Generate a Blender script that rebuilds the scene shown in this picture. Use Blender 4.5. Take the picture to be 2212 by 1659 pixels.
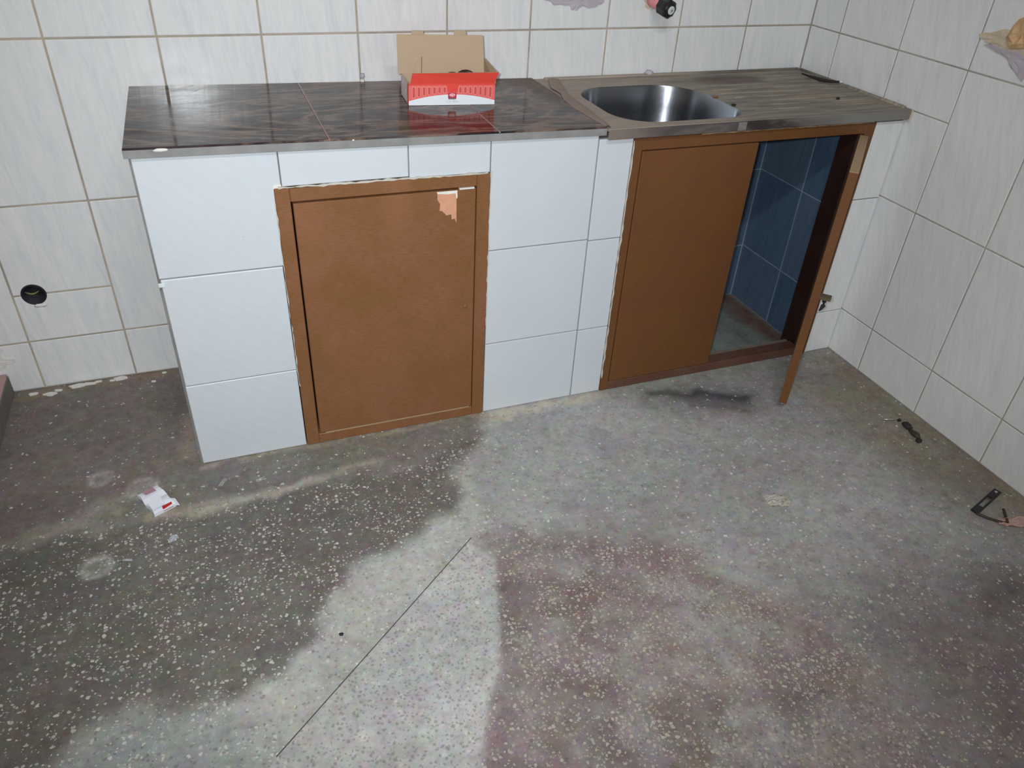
import bpy, bmesh, math, random
import numpy as np
from mathutils import Vector, Matrix, Euler

random.seed(7)
for o in list(bpy.data.objects):
    bpy.data.objects.remove(o)
S = bpy.context.scene
COL = S.collection

# ------------------------------------------------------------------ camera
CAM = Vector((-1.9122, -2.2040, 1.3691))
cd = bpy.data.cameras.new('camera')
cd.sensor_fit = 'HORIZONTAL'
cd.sensor_width = 36.0
cd.lens = 1644.51 / 2212 * 36.0
cd.clip_start = 0.02
cam = bpy.data.objects.new('camera', cd)
cam.location = CAM
cam.rotation_euler = Euler((0.96350, -0.04938, -0.36179), 'XYZ')
COL.objects.link(cam)
S.camera = cam

# ------------------------------------------------------------------ world, lamps, exposure
W = bpy.data.worlds.new('world')
S.world = W
W.use_nodes = True
W.node_tree.nodes['Background'].inputs[0].default_value = (0.55, 0.62, 0.75, 1)
W.node_tree.nodes['Background'].inputs[1].default_value = 0.09

def lamp(name, kind, loc, rot, energy, color, **kw):
    d = bpy.data.lights.new(name, kind)
    d.energy = energy
    d.color = color
    for k, v in kw.items():
        setattr(d, k, v)
    o = bpy.data.objects.new(name, d)
    o.location = loc
    o.rotation_euler = rot
    COL.objects.link(o)
    return o

# the hand torch / flash next to the lens that lights the scene
look = Vector((-1.27, -0.34, 0.44)) - CAM
lamp('phone_torch', 'SPOT', CAM + Vector((-0.05, 0.0, 0.03)), look.to_track_quat('-Z', 'Y').to_euler(),
     112, (0.90, 0.96, 1.0), spot_size=math.radians(94), spot_blend=1.0, shadow_soft_size=0.02)
# weak ceiling tube behind the photographer
lamp('ceiling_tube', 'AREA', (-1.75, -2.35, 2.66), (0, 0, 0), 34, (0.95, 0.97, 1.0),
     shape='RECTANGLE', size=1.2, size_y=0.12)

S.view_settings.view_transform = 'Standard'
S.view_settings.look = 'None'
S.view_settings.gamma = 1.0
S.view_settings.use_curve_mapping = False
S.view_settings.exposure = 0.0

# ------------------------------------------------------------------ helpers
def lin(r, g, b):
    def f(c):
        c /= 255.0
        return c / 12.92 if c <= 0.04045 else ((c + 0.055) / 1.055) ** 2.4
    return (f(r), f(g), f(b), 1.0)

def tag(o, label=None, cat=None, group=None, kind=None):
    if label: o['label'] = label
    if cat: o['category'] = cat
    if group: o['group'] = group
    if kind: o['kind'] = kind
    return o

def wloc(p):
    v = Vector((0, 0, 0))
    while p is not None:
        v += p.location
        p = p.parent
    return v

def root(name, loc, label=None, cat=None, group=None, kind=None, rz=0.0):
    o = bpy.data.objects.new(name, None)
    o.location = loc
    o.rotation_euler = (0, 0, rz)
    o.empty_display_size = 0.1
    COL.objects.link(o)
    return tag(o, label, cat, group, kind)

def finish(name, bm, m, parent=None, local=False, smooth=False, keep=False):
    """link a bmesh (built in world coords, or in the parent's own coords if local) as one object"""
    bmesh.ops.recalc_face_normals(bm, faces=bm.faces)
    co = [v.co for v in bm.verts]
    mn = Vector((min(c.x for c in co), min(c.y for c in co), min(c.z for c in co)))
    mx = Vector((max(c.x for c in co), max(c.y for c in co), max(c.z for c in co)))
    c = Vector((0, 0, 0)) if keep else (mn + mx) / 2
    for v in bm.verts:
        v.co -= c
    me = bpy.data.meshes.new(name)
    if smooth:
        for f in bm.faces:
            f.smooth = True
    bm.to_mesh(me)
    bm.free()
    if m is not None:
        me.materials.append(m)
    o = bpy.data.objects.new(name, me)
    COL.objects.link(o)
    if parent is not None:
        o.parent = parent
        o.location = c if local else c - wloc(parent)
    else:
        o.location = c
    return o

def inst(name, me, parent, loc, local=False):
    o = bpy.data.objects.new(name, me)
    COL.objects.link(o)
    o.parent = parent
    o.location = Vector(loc) if local else Vector(loc) - wloc(parent)
    return o

def box(bm, x0, x1, y0, y1, z0, z1, bev=0.0, mat=None):
    vs = [bm.verts.new((x, y, z)) for x in (x0, x1) for y in (y0, y1) for z in (z0, z1)]
    fs = [(0, 1, 3, 2), (4, 6, 7, 5), (0, 4, 5, 1), (2, 3, 7, 6), (0, 2, 6, 4), (1, 5, 7, 3)]
    faces = [bm.faces.new([vs[i] for i in f]) for f in fs]
    if bev > 0:
        es = list({e for f in faces for e in f.edges})
        bmesh.ops.recalc_face_normals(bm, faces=faces)
        bmesh.ops.bevel(bm, geom=es, offset=bev, segments=1, affect='EDGES', profile=0.5)
    if mat is not None:
        bmesh.ops.transform(bm, matrix=mat, verts=vs)

def hexa(bm, pts):
    """8 points: bottom loop of four, top loop of four"""
    vs = [bm.verts.new(p) for p in pts]
    for f in ((3, 2, 1, 0), (4, 5, 6, 7), (0, 1, 5, 4), (1, 2, 6, 5), (2, 3, 7, 6), (3, 0, 4, 7)):
        bm.faces.new([vs[i] for i in f])
    return vs

def boxo(name, m, parent, x0, x1, y0, y1, z0, z1, bev=0.0, local=False):
    bm = bmesh.new()
    box(bm, x0, x1, y0, y1, z0, z1, bev)
    return finish(name, bm, m, parent, local)

def tube(bm, pts, r, n=8, cap=True):
    pts = [Vector(p) for p in pts]
    rs = r if isinstance(r, (list, tuple)) else [r] * len(pts)
    rings = []
    for i, p in enumerate(pts):
        d = (pts[min(i + 1, len(pts) - 1)] - pts[max(i - 1, 0)]).normalized()
        a = d.cross(Vector((0, 0, 1)))
        if a.length < 1e-3:
            a = d.cross(Vector((1, 0, 0)))
        a.normalize()
        b = d.cross(a)
        rings.append([bm.verts.new(p + rs[i] * (math.cos(2 * math.pi * k / n) * a + math.sin(2 * math.pi * k / n) * b)) for k in range(n)])
    for i in range(len(rings) - 1):
        for k in range(n):
            bm.faces.new((rings[i][k], rings[i][(k + 1) % n], rings[i + 1][(k + 1) % n], rings[i + 1][k]))
    if cap:
        bm.faces.new(rings[0])
        bm.faces.new(rings[-1][::-1])

def prism(bm, outline, axis, a0, a1):
    """extrude a 2-D outline along axis ('x','y' or 'z')"""
    def P(u, v, w):
        return {'x': (w, u, v), 'y': (u, w, v), 'z': (u, v, w)}[axis]
    A = [bm.verts.new(P(u, v, a0)) for u, v in outline]
    B = [bm.verts.new(P(u, v, a1)) for u, v in outline]
    n = len(outline)
    bm.faces.new(A[::-1])
    bm.faces.new(B)
    for i in range(n):
        bm.faces.new((A[i], A[(i + 1) % n], B[(i + 1) % n], B[i]))

def cut(o, cutter):
    md = o.modifiers.new('cut', 'BOOLEAN')
    md.operation = 'DIFFERENCE'
    md.solver = 'EXACT'
    md.object = cutter
    bpy.context.view_layer.update()
    dg = bpy.context.evaluated_depsgraph_get()
    me = bpy.data.meshes.new_from_object(o.evaluated_get(dg))
    o.modifiers.clear()
    o.data = me

# ------------------------------------------------------------------ materials
class NT:
    def __init__(self, name):
        self.m = bpy.data.materials.new(name)
        self.m.use_nodes = True
        self.t = self.m.node_tree
        self.b = self.t.nodes['Principled BSDF']
    def n(self, kind, **kw):
        o = self.t.nodes.new('ShaderNode' + kind)
        for k, v in kw.items():
            setattr(o, k, v)
        return o
    def l(self, a, b):
        self.t.links.new(a, b)
    def val(self, sock, v):
        if hasattr(v, 'links') or hasattr(v, 'is_linked'):
            self.l(v, sock)
        else:
            sock.default_value = v
    def math(self, op, a, b=0.0, clamp=False):
        o = self.n('Math', operation=op, use_clamp=clamp)
        self.val(o.inputs[0], a)
        self.val(o.inputs[1], b)
        return o.outputs[0]
    def mix(self, f, a, b, blend='MIX'):
        o = self.n('Mix', data_type='RGBA', blend_type=blend)
        self.val(o.inputs['Factor'], f)
        self.val(o.inputs[6], a)
        self.val(o.inputs[7], b)
        return o.outputs[2]
    def ramp(self, f, stops, interp='LINEAR'):
        o = self.n('ValToRGB')
        o.color_ramp.interpolation = interp
        e = o.color_ramp.elements
        while len(e) < len(stops):
            e.new(0.5)
        for i, (p, c) in enumerate(stops):
            e[i].position = p
            e[i].color = c if len(c) == 4 else (*c, 1)
        self.val(o.inputs[0], f)
        return o.outputs[0]
    def step(self, f, a, b):
        o = self.n('MapRange', interpolation_type='SMOOTHSTEP')
        self.val(o.inputs[0], f)
        o.inputs[1].default_value = a
        o.inputs[2].default_value = b
        return o.outputs[0]
    def noise(self, vec, scale, detail=3.0, rough=0.5, dist=0.0, out=0):
        o = self.n('TexNoise')
        if vec is not None:
            self.l(vec, o.inputs['Vector'])
        o.inputs['Scale'].default_value = scale
        o.inputs['Detail'].default_value = detail
        o.inputs['Roughness'].default_value = rough
        o.inputs['Distortion'].default_value = dist
        return o.outputs[out]
    def coords(self, kind='Object'):
        return self.n('TexCoord').outputs[kind]
    def pos(self):
        return self.n('NewGeometry').outputs['Position']
    def mapping(self, vec, scale=(1, 1, 1), rot=(0, 0, 0), loc=(0, 0, 0)):
        o = self.n('Mapping')
        self.l(vec, o.inputs[0])
        o.inputs['Scale'].default_value = scale
        o.inputs['Rotation'].default_value = rot
        o.inputs['Location'].default_value = loc
        return o.outputs[0]
    def rndvec(self, vec, k=37.0):
        r = self.n('ObjectInfo').outputs['Random']
        c = self.n('CombineXYZ')
        self.l(self.math('MULTIPLY', r, k), c.inputs[0])
        self.l(self.math('MULTIPLY', r, k * 1.7), c.inputs[1])
        self.l(self.math('MULTIPLY', r, k * 0.6), c.inputs[2])
        a = self.n('VectorMath', operation='ADD')
        self.l(vec, a.inputs[0])
        self.l(c.outputs[0], a.inputs[1])
        return a.outputs[0]
    def bump(self, h, strength, dist=0.002):
        o = self.n('Bump')
        o.inputs['Strength'].default_value = strength
        o.inputs['Distance'].default_value = dist
        self.l(h, o.inputs['Height'])
        self.l(o.outputs[0], self.b.inputs['Normal'])
    def set(self, color=None, rough=None, metal=None, spec=None, alpha=None, trans=None):
        if color is not None: self.val(self.b.inputs['Base Color'], color)
        if rough is not None: self.val(self.b.inputs['Roughness'], rough)
        if metal is not None: self.val(self.b.inputs['Metallic'], metal)
        if spec is not None: self.val(self.b.inputs['Specular IOR Level'], spec)
        if alpha is not None: self.val(self.b.inputs['Alpha'], alpha)
        if trans is not None: self.val(self.b.inputs['Transmission Weight'], trans)
        return self.m

def plain(name, c, rough=0.5, metal=0.0, spec=0.5, var=0.18, scale=30.0, bump=0.0):
    k = NT(name)
    v = k.rndvec(k.coords())
    f = k.noise(v, scale, 4, 0.6)
    dark = tuple(x * (1 - var) for x in c[:3]) + (1,)
    light = tuple(min(1, x * (1 + var)) for x in c[:3]) + (1,)
    if bump:
        k.bump(f, bump, 0.003)
    return k.set(k.mix(f, dark, light), rough, metal, spec)

def tile_mat(name, tones, slant, rough=0.2):
    """glazed wall tile with wavy near-vertical veins"""
    k = NT(name)
    v = k.coords()
    s = k.n('SeparateXYZ')
    k.l(v, s.inputs[0])
    u = k.math('ADD', s.outputs[0], s.outputs[1])
    w = k.math('ADD', u, k.math('MULTIPLY', s.outputs[2], slant))
    c = k.n('CombineXYZ')
    k.l(k.math('MULTIPLY', w, 44.0), c.inputs[0])
    k.l(k.math('MULTIPLY', s.outputs[2], 6.0), c.inputs[2])
    vv = k.rndvec(c.outputs[0])
    f1 = k.noise(vv, 1.0, 5, 0.62, 0.9)
    c2 = k.n('CombineXYZ')
    k.l(k.math('MULTIPLY', w, 120.0), c2.inputs[0])
    k.l(k.math('MULTIPLY', s.outputs[2], 14.0), c2.inputs[2])
    f2 = k.noise(k.rndvec(c2.outputs[0], 61.0), 1.0, 3, 0.6, 1.2)
    a = k.ramp(f1, [(0.28, tones[0]), (0.45, tones[1]), (0.58, tones[2]), (0.74, tones[3])])
    a = k.mix(k.math('MULTIPLY', k.step(f2, 0.48, 0.66), 0.22), a, tones[4])
    br = k.n('ObjectInfo').outputs['Random']
    a = k.mix(k.math('MULTIPLY', br, 0.08), a, (0.45, 0.45, 0.45, 1))
    k.bump(f1, 0.06, 0.002)
    return k.set(a, rough, 0.0, 0.5)

M = {}
M['wall_tile'] = tile_mat('glazed_wall_tile', [(0.69, 0.71, 0.74), (0.76, 0.77, 0.77), (0.80, 0.80, 0.79), (0.84, 0.83, 0.81), (0.62, 0.63, 0.66, 1)], 0.10)
M['wall_tile_slant'] = tile_mat('glazed_wall_tile_slanted_vein', [(0.69, 0.71, 0.74), (0.76, 0.77, 0.77), (0.80, 0.80, 0.79), (0.84, 0.83, 0.81), (0.62, 0.63, 0.66, 1)], -0.28)

def front_tile_mat():
    k = NT('white_relief_tile')
    v = k.rndvec(k.coords())
    w = k.n('TexWave', wave_type='BANDS', bands_direction='DIAGONAL')
    k.l(v, w.inputs['Vector'])
    w.inputs['Scale'].default_value = 14
    w.inputs['Distortion'].default_value = 6
    w.inputs['Detail'].default_value = 3
    n1 = k.noise(v, 7, 3)
    h = k.math('ADD', w.outputs['Fac'], k.math('MULTIPLY', k.noise(v, 90, 2), 0.6))
    k.bump(h, 0.10, 0.002)
    c = k.mix(n1, (0.55, 0.59, 0.635, 1), (0.61, 0.64, 0.665, 1))
    spot = k.step(k.noise(v, 38, 1), 0.79, 0.82)
    return k.set(k.mix(k.math('MULTIPLY', spot, 0.4), c, (0.35, 0.31, 0.26, 1)), 0.38, 0, 0.45)
M['front_tile'] = front_tile_mat()

def grout_mat(name, a, b):
    k = NT(name)
    p = k.pos()
    f = k.noise(p, 5, 5, 0.65)
    g = k.noise(p, 60, 3, 0.6)
    c = k.mix(k.step(f, 0.35, 0.65), a, b)
    c = k.mix(k.math('MULTIPLY', g, 0.4), c, tuple(x * 0.45 for x in a[:3]) + (1,))
    k.bump(g, 0.3, 0.002)
    return k.set(c, 0.9, 0, 0.2)
M['grout'] = grout_mat('tan_grout', (0.56, 0.48, 0.38, 1), (0.36, 0.32, 0.265, 1))
M['grout_right'] = grout_mat('greyish_tan_grout', (0.50, 0.46, 0.39, 1), (0.34, 0.325, 0.28, 1))
M['cement'] = grout_mat('grey_cement', (0.27, 0.26, 0.25, 1), (0.19, 0.18, 0.17, 1))
M['pale_grout'] = grout_mat('pale_blue_grout', (0.26, 0.33, 0.40, 1), (0.20, 0.27, 0.34, 1))
M['blue_tile'] = tile_mat('blue_grey_tile', [(0.045, 0.085, 0.15), (0.055, 0.10, 0.165), (0.065, 0.115, 0.18), (0.075, 0.12, 0.18), (0.06, 0.095, 0.14, 1)], 0.1, 0.3)
M['plaster'] = plain('wall_plaster', (0.62, 0.60, 0.56, 1), 0.9, scale=6)

def paint_mat(name, c, c2):
    """brown gloss paint brushed on board"""
    k = NT(name)
    v = k.pos()
    f = k.noise(v, 9, 5, 0.6)
    g = k.noise(k.mapping(v, (60, 60, 260)), 1.0, 3, 0.6)
    h = k.noise(k.mapping(v, (6, 6, 2)), 1.0, 2)
    col = k.mix(k.step(f, 0.30, 0.72), c, c2)
    col = k.mix(k.math('MULTIPLY', k.step(g, 0.40, 0.75), 0.45), col, tuple(x * 0.62 for x in c[:3]) + (1,))
    col = k.mix(k.math('MULTIPLY', k.step(h, 0.50, 0.72), 0.30), col, tuple(x * 1.25 for x in c2[:3]) + (1,))
    k.bump(g, 0.12, 0.001)
    return k.set(col, 0.52, 0, 0.35)
M['paint'] = paint_mat('brown_door_paint', lin(124, 84, 48), lin(134, 90, 62))
M['paint_sink'] = paint_mat('brown_orange_door_paint', lin(109, 71, 35), lin(106, 67, 42))
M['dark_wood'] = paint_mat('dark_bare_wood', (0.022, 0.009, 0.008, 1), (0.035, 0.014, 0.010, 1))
M['bare_wood'] = plain('pale_bare_wood', lin(168, 142, 112), 0.7, scale=25)
M['chip_wood'] = plain('exposed_plywood', lin(205, 150, 118), 0.75, scale=40, var=0.25)
M['white_chip'] = plain('white_putty', (0.72, 0.70, 0.66, 1), 0.8, scale=40)

def marble_mat():
    k = NT('brown_veined_marble')
    v = k.pos()
    wv = k.mapping(v, (1.3, 3.6, 1.0), (0, 0, 0.16))
    f = k.noise(wv, 1.25, 5, 0.58, 2.8)
    g = k.noise(wv, 3.6, 6, 0.66, 2.2)
    h = k.noise(v, 5.0, 5, 0.6, 0.8)
    a = k.ramp(f, [(0.32, (0.014, 0.012, 0.017, 1)), (0.42, (0.034, 0.025, 0.025, 1)), (0.49, (0.20, 0.135, 0.10, 1)), (0.53, (0.060, 0.042, 0.038, 1)), (0.61, (0.026, 0.021, 0.026, 1)), (0.68, (0.16, 0.118, 0.095, 1)), (0.76, (0.028, 0.022, 0.025, 1))])
    a = k.mix(k.math('MULTIPLY', k.step(g, 0.52, 0.66), 0.65), a, (0.21, 0.135, 0.10, 1))
    a = k.mix(k.math('MULTIPLY', k.step(h, 0.50, 0.68), 0.35), a, (0.14, 0.125, 0.118, 1))
    # dried film of dust, thicker towards the sink end and the wall
    s = k.n('SeparateXYZ')
    k.l(v, s.inputs[0])
    d = k.math('ADD', s.outputs[0], k.math('MULTIPLY', s.outputs[1], 0.55))
    d = k.math('ADD', d, k.math('MULTIPLY', k.noise(v, 7, 4), 0.22))
    dm = k.step(d, -1.13, -0.90)
    a = k.mix(k.math('MULTIPLY', dm, 0.75), a, (0.19, 0.145, 0.115, 1))
    r = k.math('ADD', k.math('MULTIPLY', dm, 0.5), k.math('MULTIPLY', k.step(h, 0.42, 0.66), 0.16))
    sp = k.math('SUBTRACT', 0.17, k.math('MULTIPLY', k.step(g, 0.42, 0.62), 0.10))
    return k.set(a, k.math('ADD', r, 0.07), 0, sp)
M['marble'] = marble_mat()
M['marble_edge'] = plain('worn_marble_edge', (0.23, 0.225, 0.22, 1), 0.6, scale=18, var=0.45)
M['joint_pink'] = plain('pinkish_joint_filler', (0.36, 0.22, 0.20, 1), 0.7, scale=30, var=0.35)
M['slurry'] = plain('dried_cement_slurry', (0.30, 0.225, 0.185, 1), 0.85, scale=14, var=0.3, bump=0.3)

def steel_mat(name, dusty):
    k = NT(name)
    v = k.pos()
    b = k.noise(k.mapping(v, (3, 260, 90)), 1.0, 2)
    f = k.noise(v, 4.5, 6, 0.65, 0.6)
    g = k.noise(k.mapping(v, (5, 46, 5)), 1.0, 4, 0.6)
    h = k.noise(v, 16, 5, 0.6)
    if dusty:
        dust = k.mix(k.step(f, 0.38, 0.62), (0.33, 0.275, 0.21, 1), (0.27, 0.25, 0.215, 1))
        dust = k.mix(k.math('MULTIPLY', k.step(g, 0.42, 0.62), 0.65), dust, (0.135, 0.11, 0.095, 1))
        g2 = k.noise(k.mapping(v, (9, 30, 5), (0, 0, 0.1)), 1.0, 5, 0.65, 1.0)
        dust = k.mix(k.math('MULTIPLY', k.step(g2, 0.52, 0.66), 0.5), dust, (0.30, 0.27, 0.17, 1))
        dust = k.mix(k.math('MULTIPLY', k.step(g2, 0.44, 0.34), 0.5), dust, (0.21, 0.15, 0.15, 1))
        dust = k.mix(k.math('MULTIPLY', k.step(h, 0.58, 0.72), 0.6), dust, (0.30, 0.20, 0.10, 1))
        # a red-brown spill near the wall
        s = k.n('SeparateXYZ')
        k.l(v, s.inputs[0])
        dx = k.math('MULTIPLY', k.math('ADD', s.outputs[0], 0.36), 5.5)
        dy = k.math('MULTIPLY', k.math('ADD', s.outputs[1], 0.10), 13.0)
        rr = k.math('ADD', k.math('MULTIPLY', dx, dx), k.math('MULTIPLY', dy, dy))
        rr = k.math('ADD', rr, k.math('MULTIPLY', h, 0.9))
        dust = k.mix(k.math('MULTIPLY', k.step(rr, 1.35, 0.5), 0.75), dust, (0.10, 0.062, 0.055, 1))
        lx = k.step(k.math('ADD', s.outputs[0], k.math('MULTIPLY', h, 0.25)), -0.35, -0.75)
        dust = k.mix(k.math('MULTIPLY', lx, 0.6), dust, (0.40, 0.315, 0.26, 1))
        k.bump(h, 0.15, 0.002)
        return k.set(dust, k.math('ADD', k.math('MULTIPLY', f, 0.3), 0.46), 0.1, 0.5)
    col = k.mix(f, (0.25, 0.27, 0.30, 1), (0.33, 0.35, 0.385, 1))
    k.b.inputs['Anisotropic'].default_value = 0.75
    k.b.inputs['Anisotropic Rotation'].default_value = 0.25
    return k.set(col, k.math('ADD', k.math('MULTIPLY', b, 0.12), 0.25), 1.0, 0.5)
M['steel'] = steel_mat('brushed_steel', False)
M['steel_dusty'] = steel_mat('dusty_steel', True)
def apron_mat():
    """steel edge with a dark stain hanging from the middle and dust to the right"""
    k = NT('stained_steel_apron')
    v = k.pos()
    s = k.n('SeparateXYZ')
    k.l(v, s.inputs[0])
    n = k.noise(k.mapping(v, (9, 9, 40)), 1.0, 5, 0.65)
    x = k.math('ADD', s.outputs[0], k.math('MULTIPLY', k.math('SUBTRACT', n, 0.5), 0.22))
    c = k.mix(k.step(x, -0.50, -0.22), (0.085, 0.070, 0.072, 1), (0.21, 0.20, 0.18, 1))
    c = k.mix(k.step(x, -0.80, -0.96), c, (0.20, 0.165, 0.14, 1))
    st = k.math('MULTIPLY', k.step(x, -0.60, -0.56), k.step(x, -0.36, -0.50))
    c = k.mix(k.math('MULTIPLY', st, 0.85), c, (0.034, 0.024, 0.024, 1))
    c = k.mix(k.math('MULTIPLY', k.step(n, 0.5, 0.7), 0.35), c, (0.24, 0.20, 0.17, 1))
    return k.set(c, 0.5, 0.1, 0.45)
M['apron_steel'] = apron_mat()
M['seam_grey'] = plain('grey_weld_seam', (0.20, 0.18, 0.165, 1), 0.5, scale=60, var=0.3)
M['rail_worn'] = paint_mat('worn_reddish_brown_paint', lin(96, 62, 48), lin(104, 78, 66))
M['dust_brown'] = plain('dusty_brown_sill', lin(124, 110, 98), 0.85, scale=20, var=0.3)
M['old_putty'] = plain('old_cream_putty', (0.52, 0.49, 0.43, 1), 0.85, scale=40, var=0.25)
M['rust'] = plain('orange_rust', (0.20, 0.10, 0.03, 1), 0.9, scale=60, var=0.4)

def kraft_mat():
    k = NT('kraft_card')
    v = k.coords()
    n = k.noise(v, 300, 3, 0.7)
    return k.set(k.mix(n, lin(178, 154, 128), lin(194, 170, 144)), 0.8, 0, 0.25)
M['kraft'] = kraft_mat()
M['card_red'] = plain('red_printed_card', lin(226, 74, 62), 0.45, scale=12, var=0.08)
M['card_pink'] = plain('light_red_printed_card', lin(228, 106, 102), 0.45, scale=12, var=0.06)
M['card_white'] = plain('white_printed_card', lin(228, 232, 238), 0.45, scale=12, var=0.04)
M['card_side'] = plain('pale_pink_card', lin(226, 204, 202), 0.5, scale=30, var=0.10)
M['ink_line'] = plain('coral_ink', lin(252, 150, 138), 0.45, var=0.05)
M['ink_window'] = plain('dull_red_ink', lin(205, 82, 82), 0.45, var=0.05)
M['ink_badge'] = plain('crimson_ink', lin(186, 52, 78), 0.45, var=0.08)
M['ink_pale'] = plain('pale_pink_ink', lin(250, 196, 198), 0.45, var=0.05)
M['ink_grey'] = plain('grey_ink', lin(190, 190, 200), 0.5, var=0.05)
M['ink_dark'] = plain('dark_grey_ink', lin(110, 100, 112), 0.5, var=0.05)
M['black_plastic'] = plain('black_plastic', (0.012, 0.010, 0.014, 1), 0.42, scale=50, var=0.3)
M['black_hole'] = plain('dirty_black_pipe', (0.010, 0.010, 0.016, 1), 0.7, scale=60, var=0.5)
M['yellow_scrap'] = plain('yellowish_scrap', (0.25, 0.22, 0.09, 1), 0.7)
M['pink_pipe'] = plain('pink_plastic_pipe', lin(222, 142, 146), 0.45, scale=40, var=0.12)
M['white_cap'] = plain('white_plastic', (0.68, 0.72, 0.72, 1), 0.35, var=0.06)
M['grey_cap'] = plain('grey_plastic', (0.30, 0.32, 0.34, 1), 0.4, var=0.06)
M['mortar_brown'] = plain('brown_mortar', lin(206, 188, 166), 0.95, scale=30, var=0.25, bump=0.6)
M['mortar_orange'] = plain('orange_brown_clay', lin(208, 172, 128), 0.95, scale=22, var=0.3, bump=0.7)
M['mortar_grey'] = plain('greyish_purple_mortar', lin(186, 178, 186), 0.95, scale=30, var=0.25, bump=0.6)
M['packet_white'] = plain('white_packet_card', lin(226, 228, 236), 0.5, scale=40, var=0.08)
M['packet_red'] = plain('red_packet_print', lin(176, 30, 26), 0.5, var=0.1)
M['packet_mauve'] = plain('mauve_packet_print', lin(176, 132, 146), 0.5, scale=120, var=0.3)
M['wire_metal'] = plain('bright_wire', (0.6, 0.6, 0.6, 1), 0.3, 0.9, var=0.1)
M['brass'] = plain('dull_brass_latch', lin(112, 100, 74), 0.5, 0.6, var=0.2)
M['brown_wire'] = plain('brown_rubber', (0.045, 0.028, 0.018, 1), 0.6, var=0.3)
M['dark_debris'] = plain('dark_grime', (0.022, 0.018, 0.016, 1), 0.8, scale=70, var=0.5)
M['pink_rag'] = plain('pale_pink_cloth', lin(228, 196, 184), 0.85, scale=40, var=0.12)
M['ledge_pink'] = plain('pinkish_terrazzo_ledge', lin(178, 146, 144), 0.6, scale=40, var=0.25)
M['ledge_side'] = plain('grimy_ledge_side', lin(124, 118, 110), 0.85, scale=14, var=0.35)
M['cable'] = plain('dark_brown_cable', (0.030, 0.010, 0.008, 1), 0.5, var=0.3)
M['groove'] = plain('dark_joint_dirt', (0.06, 0.055, 0.05, 1), 0.9, var=0.2)

def film_mat():
    k = NT('clear_plastic_film')
    f = k.noise(k.coords(), 60, 3)
    return k.set(k.mix(f, (0.75, 0.75, 0.72, 1), (0.9, 0.9, 0.9, 1)), 0.12, 0.0, 0.8, alpha=k.math('ADD', k.math('MULTIPLY', f, 0.4), 0.05))
M['film'] = film_mat()
M['foil'] = plain('silver_film', (0.80, 0.81, 0.85, 1), 0.25, 0.25, var=0.1)
M['milky_film'] = plain('milky_plastic_film', lin(222, 216, 204), 0.3, var=0.08)

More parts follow.
